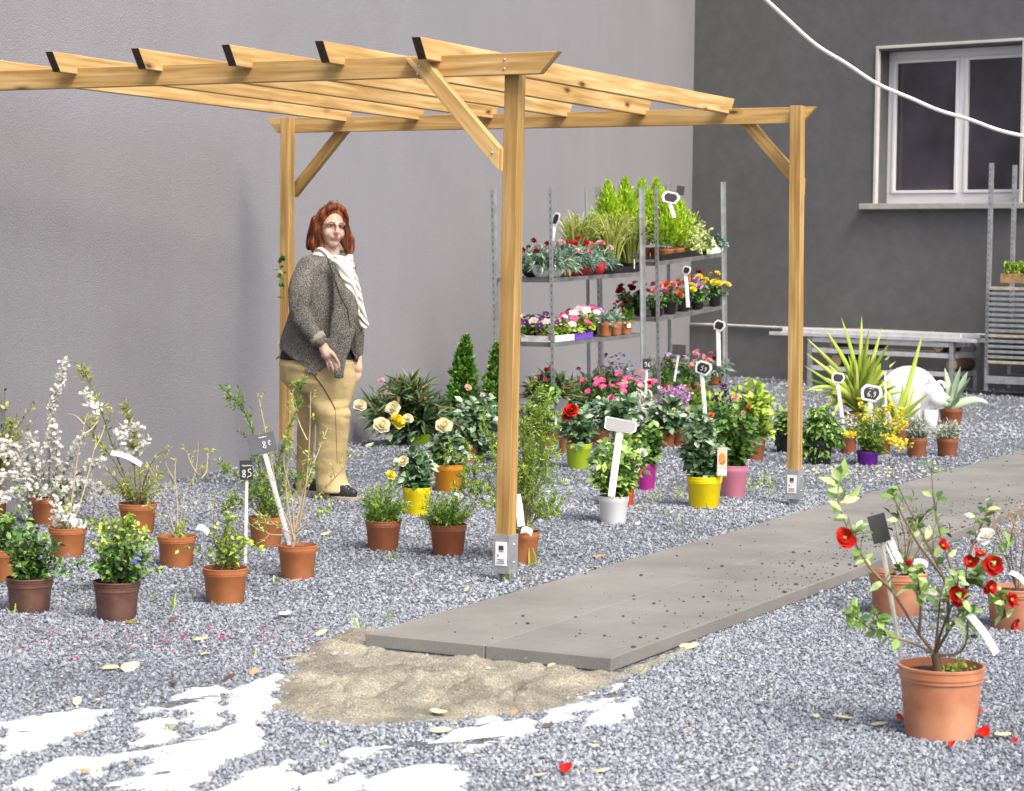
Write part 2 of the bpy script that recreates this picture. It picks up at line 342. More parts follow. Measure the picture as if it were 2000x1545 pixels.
# ------------------------------------------------------------------ walls
WC = np.array([2.17, 27.55, 0]); WA = unit(np.array([-1.237, 16.977, 0])-WC); WB = unit(np.array([.764, -.645, 0]))
def stucco(name, col, scale, bump, stain=.12):
    m, nt, N, L, b = new(name); tc = N.new('ShaderNodeTexCoord')
    a = noise_fac(N, L, tc, .8, 5, rough=.6); f = noise_fac(N, L, tc, scale, 4, rough=.6)
    c = ramp(N, L, a.outputs['Fac'], [(.3, tuple(x*(1-stain) for x in col)), (.7, tuple(x*(1+stain) for x in col))])
    fr = ramp(N, L, f.outputs['Fac'], [(.3, .9), (.7, 1.08)])
    mp = N.new('ShaderNodeMapping'); mp.inputs['Scale'].default_value = (2.2, 2.2, .16); L.new(tc.outputs['Object'], mp.inputs[0]); st = N.new('ShaderNodeTexNoise'); st.inputs['Scale'].default_value = 1.4; st.inputs['Detail'].default_value = 6; L.new(mp.outputs[0], st.inputs['Vector']); sr = ramp(N, L, st.outputs['Fac'], [(.32, .985), (.5, 1.0), (.72, 1.01)])
    L.new(mixc(N, L, 1.0, mixc(N, L, 1.0, c.outputs[0], fr.outputs[0], 'MULTIPLY'), sr.outputs[0], 'MULTIPLY'), b.inputs['Base Color']); b.inputs['Roughness'].default_value = .9; b.inputs['Specular IOR Level'].default_value = .2
    bp = N.new('ShaderNodeBump'); bp.inputs['Strength'].default_value = bump; bp.inputs['Distance'].default_value = .02
    L.new(f.outputs['Fac'], bp.inputs['Height']); L.new(bp.outputs['Normal'], b.inputs['Normal']); return m
HW = 7.5
def wallbox(mb, o, d, s0, s1, z0, z1, n, t):
    """upright slab along d from s0 to s1, its face on the line, thickness t behind (n = outward normal)"""
    q = [o+d*s0, o+d*s1, o+d*s1-n*t, o+d*s0-n*t]
    v = [p+np.array([0, 0, z0]) for p in q]+[p+np.array([0, 0, z1]) for p in q]
    mb.add(v, [(0,3,2,1),(4,5,6,7),(0,1,5,4),(1,2,6,5),(2,3,7,6),(3,0,4,7)])
NA = np.array([-WA[1], WA[0], 0]); NA = NA if NA[0] > 0 else -NA
NB = np.array([WB[1], -WB[0], 0]); NB = NB if NB[1] < 0 else -NB
g = MB(); wallbox(g, WC, WA, 0, 24, -.2, HW, NA, .35)
tag(g.build('building_wall', stucco('pale_grey_render', (.275,.274,.293), 110, .42, .04)), 'long pale grey rendered wall behind the pergola', 'wall')
def WD(x, y): return CAM.plane(x, y, WC, NB)
def wds(p): return float((p-WC)@WB)
sL = wds(WD(1712, 250)); zT = WD(1716, 99)[2]; zB = WD(1700, 398)[2]; sR = sL+1.75*1.05
dw = thing('building_wall', 'dark charcoal rendered wall with a white window', 'wall', WC)
g = MB(); O0 = np.zeros(3)
for a_, b_, c_, d_ in ((-.35, sL, -.2, HW), (sL, sR, -.2, zB), (sL, sR, zT, HW), (sR, 22, -.2, HW)): wallbox(g, O0, WB, a_, b_, c_, d_, NB, .35)
g.build('wall_face', stucco('charcoal_render', (.132,.133,.136), 6, .14, .09), dw)
wn = bpy.data.objects.new('window', None); COL.objects.link(wn); wn.parent = dw
wf = mat('white_upvc', (.86,.86,.87), .4, .03, 4); trim = mat('trim_grey', (.58,.56,.52), .7, .08, 5)
g = MB(); ins = .24
fr_ = .075
def wb(mb, s0, s1, z0, z1, n0, n1): # box on the wall; n measured outwards
    q = [WB*s0+NB*n1, WB*s1+NB*n1, WB*s1+NB*n0, WB*s0+NB*n0]
    v = [p+np.array([0,0,z0]) for p in q]+[p+np.array([0,0,z1]) for p in q]
    mb.add(v, [(0,3,2,1),(4,5,6,7),(0,1,5,4),(1,2,6,5),(2,3,7,6),(3,0,4,7)])
sm = (sL+sR)/2+.04
wb(g, sL+.002, sR-.002, zT-.1, zT-.002, -ins-.085, -ins); wb(g, sL+.002, sR-.002, zB+.002, zB+.12, -ins-.085, -ins)
wb(g, sL+.002, sL+fr_, zB+.12, zT-.1, -ins-.085, -ins); wb(g, sR-fr_, sR-.002, zB+.12, zT-.1, -ins-.085, -ins); wb(g, sm-.042, sm+.042, zB+.12, zT-.1, -ins-.085, -ins)
g.build('frame', wf, wn, bevel=.008)
g = MB()
for a_, b_ in ((sL+fr_, sm-.042), (sm+.042, sR-fr_)):
    for q in ((a_, a_+.035, zB+.12, zT-.1), (b_-.035, b_, zB+.12, zT-.1), (a_+.035, b_-.035, zT-.135, zT-.1), (a_+.035, b_-.035, zB+.12, zB+.155)): wb(g, *q, -ins-.06, -ins+.018)
g.build('sash', wf, wn, bevel=.005)
gm, nt, N, L, b = new('dark_glass'); tc = N.new('ShaderNodeTexCoord'); a = noise_fac(N, L, tc, 1.4, 3); cr = ramp(N, L, a.outputs['Fac'], [(.35, (.03,.027,.036)), (.65, (.075,.066,.088))])
L.new(cr.outputs[0], b.inputs['Base Color']); b.inputs['Roughness'].default_value = .06; b.inputs['Specular IOR Level'].default_value = .55
for a_, b_ in ((sL+fr_+.035, sm-.077), (sm+.077, sR-fr_-.035)):
    g = MB(); wb(g, a_, b_, zB+.155, zT-.135, -ins-.045, -ins-.025); g.build('pane', gm, wn)
g = MB(); wb(g, sL-.02, sL+.016, zB+.001, zT+.016, -.04, .02); wb(g, sR-.016, sR+.02, zB+.001, zT+.016, -.04, .02); wb(g, sL-.02, sR+.02, zT+.0165, zT+.048, -.04, .02)
g.build('surround', trim, wn, bevel=.004)
g = MB(); wb(g, sL-.16, sR+.16, zB-.065, zB-.001, -.2, .09); g.build('sill', mat('sill_stone', (.42,.41,.38), .8, .12, 9), wn, bevel=.006)
# thin pale pipe along the dark wall
g = MB(); zp = WD(1440, 636)[2]; pts = [WC+WB*s+NB*.03+np.array([0, 0, zp-.002*s+.004*math.sin(s*3)]) for s in np.linspace(-.02+.05, 6.4, 22)]
pp_ = thing('wall_pipe', 'thin pale pipe running low along the dark wall', 'pipe', pts[0])
g.tube(np.array(pts)-pts[0], .016, 8); g.build('pipe', mat('pipe_pale', (.55,.5,.46), .5, .1, 6), pp_, smooth=True)
for i in (4, 11, 18): MB().box(pts[i]-pts[0]-NB*.012, (.03, .035, .045)).build('pipe_clip', mat('clip_grey', (.3,.3,.3), .5), pp_)
# hanging white cable
cb = [(1400,-105),(1440,-62),(1495,-2),(1545,48),(1600,92),(1690,150),(1760,187),(1880,231),(2000,268),(2100,294)]
cp = np.array([CAM.D(x, y, 10.4+.002*(x-1400)) for x, y in cb]); g = MB()
t = np.linspace(0, 1, 60); ci, _ = sample(cp, t)
for _ in range(6): ci[1:-1] = (ci[:-2]+2*ci[1:-1]+ci[2:])/4
ci += np.stack([0*t, 0*t, .004*np.sin(t*38)], 1)
g.tube(ci, .0102, 8); tag(g.build('hanging_cable', mat('white_pvc', (.78,.78,.77), .45, .05, 8), smooth=True), 'white cable sagging across the upper right in front of the window', 'cable')
# ================================================================== pergola
def wood_mat():
    m, nt, N, L, b = new('treated_pine'); uv = N.new('ShaderNodeUVMap'); uv.uv_map = 'grain'
    mp = N.new('ShaderNodeMapping'); L.new(uv.outputs[0], mp.inputs[0]); mp.inputs['Scale'].default_value = (1.6, 34, 1)
    n1 = N.new('ShaderNodeTexNoise'); n1.inputs['Scale'].default_value = 1; n1.inputs['Detail'].default_value = 7; n1.inputs['Distortion'].default_value = .6; L.new(mp.outputs[0], n1.inputs['Vector'])
    c = ramp(N, L, n1.outputs['Fac'], [(.28, (.32,.19,.06)), (.5, (.46,.3,.115)), (.72, (.61,.45,.225))])
    mp2 = N.new('ShaderNodeMapping'); L.new(uv.outputs[0], mp2.inputs[0]); mp2.inputs['Scale'].default_value = (3.2, 9, 1)
    vo = N.new('ShaderNodeTexVoronoi'); vo.inputs['Scale'].default_value = 1; L.new(mp2.outputs[0], vo.inputs['Vector'])
    sx = N.new('ShaderNodeSeparateColor'); L.new(vo.outputs['Color'], sx.inputs[0])
    rare = ramp(N, L, sx.outputs[1], [(.48, 0.0), (.52, 1.0)]); kn = ramp(N, L, vo.outputs['Distance'], [(.07, 1.0), (.13, .45), (.24, 0.0)])
    mu = N.new('ShaderNodeMath'); mu.operation = 'MULTIPLY'; L.new(rare.outputs[0], mu.inputs[0]); L.new(kn.outputs[0], mu.inputs[1])
    cc = mixc(N, L, mu.outputs[0], c.outputs[0], (.1,.045,.014))
    n3 = N.new('ShaderNodeTexNoise'); n3.inputs['Scale'].default_value = 1.7; n3.inputs['Detail'].default_value = 3; L.new(uv.outputs[0], n3.inputs['Vector'])
    gr = ramp(N, L, n3.outputs['Fac'], [(.35, (.86,.81,.72)), (.65, (1.08,1.02,.95))])
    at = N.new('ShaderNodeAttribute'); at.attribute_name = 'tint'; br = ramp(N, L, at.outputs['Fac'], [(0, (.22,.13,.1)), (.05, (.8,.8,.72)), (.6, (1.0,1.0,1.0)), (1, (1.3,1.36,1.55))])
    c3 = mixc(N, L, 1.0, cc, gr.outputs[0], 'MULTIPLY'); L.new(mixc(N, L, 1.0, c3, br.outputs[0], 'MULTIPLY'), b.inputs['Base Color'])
    b.inputs['Roughness'].default_value = .58; b.inputs['Specular IOR Level'].default_value = .35
    bp = N.new('ShaderNodeBump'); bp.inputs['Strength'].default_value = .25; bp.inputs['Distance'].default_value = .002; L.new(n1.outputs['Fac'], bp.inputs['Height']); L.new(bp.outputs['Normal'], b.inputs['Normal'])
    return m
WOOD = wood_mat()
ENDW = mat('dark_end_grain', (.05,.028,.018), .8, .3, 30)
def board(name, a, b, w, h, side, parent, cut=(0, 0), tint=.5, vcut=None, dark=(0, 0)):
    """plank from a to b (centre line of its depth h), w wide along 'side'; cut = how far the top edge outruns the bottom at each end"""
    a, b, side = [np.asarray(q, float) for q in (a, b, side)]; ax = unit(b-a); side = unit(side); up = np.cross(side, ax); up = up if up[2] > 0 or abs(up[2]) < 1e-6 else -up
    L = np.linalg.norm(b-a); v = []; uvs = []; K = max(2, int(L/.5))
    off = rng.uniform(0, 40, 2)
    rows = []
    for k in range(K+1):
        t = k/K; r = []
        for su, sv in ((-1,-1),(1,-1),(1,1),(-1,1)):
            e = 0
            if k == 0: e = -cut[0]*.5*sv
            if k == K: e = cut[1]*.5*sv
            if vcut is not None:   # ends cut to a given direction
                pass
            r.append(a+ax*(L*t+e)+side*su*w/2+up*sv*h/2)
        rows.append(r)
    V = np.array(rows).reshape(-1, 3); F = []; UV = []; MIs = []
    for k in range(K):
        for j in range(4):
            j2 = (j+1) % 4; F.append((k*4+j, k*4+j2, (k+1)*4+j2, (k+1)*4+j)); y0 = off[1]+j*.37; ww = w if j in (0, 2) else h
            u0, u1 = off[0]+L*k/K, off[0]+L*(k+1)/K; UV += [(u0, y0), (u0, y0+ww), (u1, y0+ww), (u1, y0)]; MIs.append(0)
    F += [(3,2,1,0), (K*4, K*4+1, K*4+2, K*4+3)]
    for q in range(2): UV += [(off[0]+q, off[1]), (off[0]+q, off[1]+w), (off[0]+q+.02, off[1]+w), (off[0]+q+.02, off[1])]; MIs.append(1 if dark[q] else 0)
    me = bpy.data.meshes.new(name); me.from_pydata([tuple(q) for q in V], [], F); me.update()
    ul = me.uv_layers.new(name='grain'); ul.data.foreach_set('uv', np.array(UV, np.float32).ravel())
    at = me.attributes.new('tint', 'FLOAT', 'POINT'); at.data.foreach_set('value', np.full(len(V), tint, np.float32))
    me.materials.append(WOOD); me.materials.append(ENDW); me.polygons.foreach_set('material_index', np.array(MIs, np.int32))
    # consistent outward normals
    import bmesh
    bm = bmesh.new(); bm.from_mesh(me); bmesh.ops.recalc_face_normals(bm, faces=bm.faces); bm.to_mesh(me); bm.free()
    o = bpy.data.objects.new(name, me); COL.objects.link(o); o.parent = parent
    bv = o.modifiers.new('b', 'BEVEL'); bv.width = .003; bv.segments = 2; bv.limit_method = 'ANGLE'; bv.angle_limit = R_(30)
    return o
PC = np.array([-.0104, 9.9346, 0]); PL, PD, PH = 3.5285, 3.6178, 2.3248
pg = thing('pergola', 'open pine pergola frame on galvanised post shoes', 'pergola', PC)
def pl(t, d, z): return EV*t+GV*d+np.array([0, 0, z])
ZV = np.array([0, 0, 1.])
GALV = mat('galvanised_steel', (.5,.52,.54), .42, .14, 14, metal=.65, spec=.5)
STICK = mat('white_sticker', (.82,.82,.83), .5, .03, 5); INK = mat('black_ink', (.03,.03,.04), .6)
lean = {(0, 0): (-.012, 0), (PL, 0): (0, 0), (0, PD): (.012, 0), (PL, PD): (0, 0)}
for (t, d), ln in lean.items():
    top = PH-.095 if d == 0 else PH+.002
    top = PH-.003 if d == 0 else PH+.003
    bt = pl(t, d, .2)-EV*ln[0]*1.0; tp = pl(t, d, top)+EV*ln[0]
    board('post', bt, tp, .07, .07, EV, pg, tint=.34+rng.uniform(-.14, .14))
    g = MB(); c = pl(t, d, 0)-EV*ln[0]; Rq = np.column_stack([EV, GV, ZV]); w = .078
    for s in (-1, 1):
        g.box(c+EV*s*w/2+ZV*.125, (.004, w+.004, .17), Rq); g.box(c+GV*s*w/2+ZV*.125, (w-.004, .004, .17), Rq)
    g.box(c+ZV*.038, (w+.004, w+.004, .004), Rq); g.box(c+ZV*.002+EV*.0, (.05, .012, .068), Rq); g.box(c+ZV*.002+GV*.012-EV*.018, (.006, .03, .068), Rq); g.box(c+ZV*.002-GV*.014+EV*.02, (.006, .03, .068), Rq)
    sh = g.build('post_shoe', GALV, pg, bevel=.0015)
    for zz in (.085, .165):
        g = MB(); g.sphere(c-EV*(w/2+.003)+ZV*zz, (.006, .006, .006), 8, 5); g.build('screw', GALV, sh, smooth=True)
    if t == 0:
        g = MB(); f0 = c-GV*(w/2+.0045); g.box(f0+ZV*.125, (.056, .003, .105), Rq); st = g.build('sticker', STICK, sh)
        g = MB(); x = -.012
        while x < .012:
            ww = rng.choice([.0008, .0014, .002]); g.box(f0-GV*.0025+EV*x+ZV*.152, (ww, .002, .02), Rq); x += ww+rng.choice([.0008, .0014])
        for zz, ww in ((.137, .02), (.1, .036), (.092, .03), (.084, .038)): g.box(f0-GV*.0025+ZV*zz+EV*rng.uniform(-.004, .004), (ww, .002, .0016), Rq)
        g.box(f0-GV*.0025+ZV*.118+EV*.014, (.006, .002, .006), Rq)
        g.build('print', INK, st)
BO = .035+.0235
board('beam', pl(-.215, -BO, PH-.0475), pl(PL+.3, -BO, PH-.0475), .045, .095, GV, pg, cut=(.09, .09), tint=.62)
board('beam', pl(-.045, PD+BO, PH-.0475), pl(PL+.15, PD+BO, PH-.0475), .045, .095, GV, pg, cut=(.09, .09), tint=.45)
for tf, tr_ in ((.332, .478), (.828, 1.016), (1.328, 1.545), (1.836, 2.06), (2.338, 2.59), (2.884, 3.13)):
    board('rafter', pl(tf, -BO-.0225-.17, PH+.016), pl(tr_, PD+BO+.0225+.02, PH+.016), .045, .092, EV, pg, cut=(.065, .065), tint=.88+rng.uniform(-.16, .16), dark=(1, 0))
for t, d, s, o in ((0, 0, 1, -1), (PL, 0, -1, -1), (0, PD, 1, 1), (PL, PD, -1, 1)):
    off = d+o*(BO+.0225+.024)
    a, b = pl(t+s*.0, off, 1.86), pl(t+s*.43, off, PH-.012)
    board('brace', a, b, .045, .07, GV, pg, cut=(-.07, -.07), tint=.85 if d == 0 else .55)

for t, d, zz in ((.0, -BO-.0235, PH-.03), (.0, -BO-.0235, PH-.07), (.03, -BO-.072, 1.89), (.4, -BO-.072, PH-.05), (.41, -BO-.0235-.049, PH-.085)):
    g = MB(); g.sphere(pl(t, d, zz), (.0055, .0055, .0055), 8, 5); g.build('screw', GALV, pg, smooth=True)
# ================================================================== pots, plants, flowers
TERRA = mat('terracotta_plastic', (.4,.13,.04), .52, .2, 6, bump=.05, bscale=40, col2=(.52,.2,.075))
TERRA_L = mat('terracotta_faded', (.47,.17,.075), .55, .14, 6, col2=(.6,.29,.17))
BROWN = mat('brown_plastic', (.095,.04,.028), .45, .15, 8, col2=(.19,.1,.08))
BRICK = mat('brick_plastic', (.3,.1,.045), .5, .15, 9)
POTM = {'terra': TERRA, 'faded': TERRA_L, 'brown': BROWN, 'brick': BRICK}
for k_, c_ in {'yellow': (.85,.68,.0), 'amber': (.62,.26,.01), 'lime': (.36,.52,.02), 'white': (.8,.8,.82), 'orange': (.68,.09,.015), 'magenta': (.48,.035,.32), 'pink': (.75,.27,.38), 'purple': (.12,.012,.28), 'black': (.015,.015,.017), 'plum': (.05,.012,.04), 'crimson': (.6,.03,.06), 'red': (.42,.02,.012)}.items():
    POTM[k_] = mat(k_+'_pot', c_, .42, .08, 7)
SOIL = mat('potting_soil', (.022,.016,.012), .95, .5, 60, bump=.8, bscale=90, col2=(.09,.065,.045))
BARK = ramp_mat('twig_bark', [(.06,.035,.022), (.16,.11,.06), (.34,.27,.16)], .75)
PALE = ramp_mat('pale_twig', [(.26,.19,.1), (.42,.33,.2), (.6,.51,.35)], .7)
GST = ramp_mat('green_stem', [(.03,.05,.012), (.1,.15,.03), (.22,.28,.07)], .6)
_rm = ramp_mat
def fresh(name, cols, *a): return _rm(name, [tuple(min(.8, x*1.22) for x in c) for c in cols], *a)
LEAF = {
 'dark': fresh('leaf_dark', [(.012,.035,.01), (.03,.085,.018), (.07,.17,.03), (.2,.33,.07)], .38, .12, .5),
 'mid': fresh('leaf_mid', [(.02,.06,.012), (.06,.14,.025), (.15,.28,.05), (.36,.5,.13)], .45, .2, .4),
 'rose': fresh('leaf_rose', [(.012,.04,.018), (.035,.095,.035), (.09,.17,.07), (.3,.4,.26)], .36, .1, .55),
 'lime': fresh('leaf_lime', [(.05,.1,.012), (.16,.27,.03), (.34,.48,.06), (.55,.66,.17)], .5, .3, .3),
 'fine': fresh('leaf_fine', [(.03,.07,.01), (.09,.18,.025), (.2,.34,.05), (.42,.52,.12)], .55, .25, .3),
 'yellowish': fresh('leaf_yellowish', [(.06,.09,.012), (.18,.24,.03), (.36,.42,.07), (.55,.52,.16)], .55, .28, .3),
 'oleander': fresh('leaf_oleander', [(.015,.03,.014), (.035,.075,.025), (.08,.15,.04), (.25,.1,.07)], .4, .1, .5),
 'grey': fresh('leaf_grey', [(.06,.08,.05), (.2,.24,.17), (.42,.46,.37), (.72,.74,.66)], .7, .15, .2),
 'blue': fresh('leaf_blue', [(.03,.07,.05), (.1,.19,.15), (.22,.33,.26), (.45,.55,.36)], .5, .12, .35),
 'conifer': fresh('leaf_conifer', [(.012,.05,.008), (.035,.12,.014), (.09,.22,.025), (.22,.38,.06)], .55, .15, .3),
 'lemon': fresh('leaf_lemon', [(.1,.22,.008), (.26,.45,.015), (.45,.66,.03), (.62,.78,.1)], .55, .3, .3),
 'grass': fresh('leaf_grass', [(.07,.1,.012), (.2,.27,.03), (.4,.44,.1), (.66,.66,.3)], .5, .25, .3),
 'variegated': fresh('leaf_variegated', [(.08,.16,.03), (.3,.42,.1), (.6,.66,.25), (.8,.8,.5)], .5, .25, .3),
 'agave': fresh('leaf_agave', [(.12,.2,.11), (.24,.34,.22), (.4,.5,.36), (.6,.64,.4)], .45, .05, .4),
 'yucca': fresh('leaf_yucca', [(.14,.22,.03), (.3,.42,.05), (.5,.6,.12), (.72,.75,.35)], .42, .15, .4),
 'camellia': fresh('leaf_camellia', [(.02,.06,.012), (.07,.16,.025), (.22,.36,.08), (.5,.6,.28)], .3, .18, .6),
}
BL = {k_: ramp_mat('petal_'+k_, c_, .55, .25, .25) for k_, c_ in {
 'white': [(.62,.62,.55), (.8,.8,.76), (.86,.86,.83)], 'red': [(.3,.008,.006), (.55,.018,.012), (.72,.06,.04)], 'camellia': [(.28,.006,.006), (.5,.014,.01), (.68,.05,.03)],
 'cream': [(.78,.62,.28), (.85,.77,.5), (.88,.84,.68)], 'yellow': [(.78,.56,.01), (.86,.72,.03), (.88,.8,.2)], 'pink': [(.6,.1,.16), (.78,.26,.32), (.85,.5,.5)],
 'hotpink': [(.5,.02,.14), (.72,.05,.24), (.82,.15,.36)], 'palepink': [(.7,.38,.42), (.82,.58,.6), (.86,.74,.74)], 'peach': [(.8,.38,.26), (.85,.55,.4), (.88,.7,.58)],
 'violet': [(.18,.1,.5), (.3,.22,.66), (.48,.42,.8)], 'darkpurple': [(.02,.005,.03), (.06,.012,.09), (.13,.03,.2)], 'blue': [(.16,.15,.5), (.28,.28,.68), (.45,.45,.8)],
 'darkred': [(.12,.004,.008), (.26,.008,.016), (.4,.03,.03)], 'mauve': [(.4,.16,.42), (.58,.32,.6), (.75,.55,.76)], 'orangered': [(.6,.07,.01), (.72,.13,.03), (.8,.3,.1)]}.items()}
STAMEN = mat('stamens', (.75,.45,.05), .6, .2, 40)
PAPER = mat('paper_tag', (.8,.8,.83), .55, .04, 9)
# ---- flower head meshes of unit radius, +z is the way the flower looks
def petal(mb, R, az, L, W, cup, lift, z0=0, tint=.5, k=4, r0=.05):
    """a cupped petal: az = direction, lift = angle above the flower's plane"""
    vs = []; nn = 5
    for i in range(k+1):
        t = i/k; wd = W*math.sin(math.pi*(.12+.8*t))**.7
        a = lift+cup*t
        x = r0+L*(t*math.cos(lift)*(1-.25*abs(cup)*t)); z = z0+L*t*math.sin(lift)+cup*.35*L*t*t
        for j in range(nn):
            s = (j/(nn-1)-.5); vs.append((x-.12*abs(s)*L*(t > .9), s*wd, z+abs(s)**2*wd*.7*(1 if cup >= 0 else -.6)+.02*L*math.sin(9*s+az*3)*t))
    vs = np.array(vs); ca, sa = math.cos(az), math.sin(az); vs = vs@np.array([[ca, sa, 0], [-sa, ca, 0], [0, 0, 1]])
    f = [(i*nn+j, i*nn+j+1, (i+1)*nn+j+1, (i+1)*nn+j) for i in range(k) for j in range(nn-1)]
    mb.add(vs, f, tint)
FM = {}
def flower_mesh(kd, colr, var=0):
    key = (kd, colr, var)
    if key in FM: return FM[key]
    g = MB(); mats = [BL[colr], STAMEN]; r = np.random.default_rng(var+11)
    if kd == 'rose':
        for ring, (nn, L, lift, cup, z) in enumerate(((6, .98, .12, .25, -.05), (6, .85, .55, .3, 0), (5, .62, .95, .3, .05), (4, .42, 1.25, .1, .1))):
            for q in range(nn): petal(g, 1, 2*math.pi*(q/nn)+ring*.55+r.normal(0, .12), L*r.uniform(.9, 1.08), L*1.05, cup, lift+r.normal(0, .08), z, r.uniform(0, .4)+.2*(3-ring))
        g.sphere((0, 0, .32), (.2, .2, .26), 8, 6, tint=.2)
    elif kd == 'camellia':
        for q in range(6): petal(g, 1, 2*math.pi*q/6+r.normal(0, .18), r.uniform(.75, 1.12), r.uniform(.8, 1.05), .3+r.normal(0, .15), .3+r.normal(0, .22), 0, r.uniform(.2, .9), k=5)
        for q in range(4): petal(g, 1, 2*math.pi*q/4+.4+r.normal(0, .1), r.uniform(.6, .75), .7, .35, .75, .02, r.uniform(.1, .7), k=4)
        for q in range(26):
            a = r.uniform(0, 6.28); rr = r.uniform(0, .16); g.tube([(rr*.5*math.cos(a), rr*.5*math.sin(a), .05), (rr*math.cos(a), rr*math.sin(a), r.uniform(.32, .42))], [.018, .03], 4, mi=1)
    elif kd == 'puff':
        n = 46; d = unit(r.normal(size=(n, 3))); d[:, 2] = np.abs(d[:, 2])*1.1-.15; d = unit(d)
        put(g, OVAL, d*.2, d, unit(r.normal(size=(n, 3))), r.uniform(.65, .85, n), r.uniform(.6, .9, n), r.uniform(0, 1, n))
    elif kd == 'five':
        for q in range(5): petal(g, 1, 2*math.pi*q/5, r.uniform(.9, 1), .9, .08, .12, 0, r.uniform(.3, 1), k=3)
        g.sphere((0, 0, .08), (.14, .14, .1), 6, 4, tint=0, mi=1)
    elif kd == 'cluster':
        for q in range(11):
            d = unit(r.normal(size=3)); d[2] = abs(d[2])
            for p in range(5):
                e = unit(np.cross(d, [.3, .2, 1])); e2 = np.cross(d, e); dd = e*math.cos(p*1.257)+e2*math.sin(p*1.257)
                put(g, OVAL, (d*.62)[None], (dd+.25*d)[None], d[None], .4, .36, np.array([r.uniform(0, 1)]))
    elif kd == 'bud':
        g.sphere((0, 0, .5), (.42, .42, .75), 9, 7, tint=.5)
        for q in range(4): petal(g, 1, q*1.57, .75, .6, .1, 1.1, .15, r.uniform(0, 1), k=3, r0=.2)
    FM[key] = g.mesh('flower_'+kd, mats, True); return FM[key]
def flower(T, kd, colr, pos, r, d=(0, -.5, .8), name='flower', var=0):
    o = bpy.data.objects.new(name, flower_mesh(kd, colr, var)); COL.objects.link(o); o.parent = T
    o.location = pos; o.rotation_mode = 'QUATERNION'; o.rotation_quaternion = Vector(d).normalized().to_track_quat('Z', 'Y') @ Euler((0, 0, rng.uniform(0, 6.28))).to_quaternion()
    o.scale = (r, r, r*rng.uniform(.9, 1.05)); return o
def pot_mesh(r, h, style='plain'):
    g = MB(); rb = r*.8
    if style == 'bowl':
        prof = [(r*.45, 0), (r*.75, h*.2), (r*.96, h*.55), (r*.93, h*.8), (r*.98, h*.96), (r, h), (r*.93, h), (r*.9, h*.86)]
        g.lathe(prof, 30, lobes=10, amp=.035); return g
    hb = h*.8
    prof = [(rb*.96, .0), (rb, .004), (r*.93, hb-.004), (r*.965, hb), (r*.965, hb+h*.05), (r*.985, hb+h*.055), (r*.985, h*.955), (r*1.0, h*.96), (r*1.0, h*.992), (r*.985, h), (r*.95, h), (r*.93, h*.9), (r*.925, h*.88)]
    if style == 'ribbed': prof = [(rb*.96, 0), (rb, .004), (r*.92, h*.74), (r*.95, h*.745), (r*.95, h*.79), (r*.935, h*.8), (r*.95, h*.81), (r*.955, h*.86), (r*.94, h*.87), (r*.97, h*.88), (r*.985, h*.95), (r*1.01, h*.96), (r*1.01, h*.985), (r, h), (r*.96, h), (r*.94, h*.9)]
    g.lathe(prof, 36, cap1=False); return g
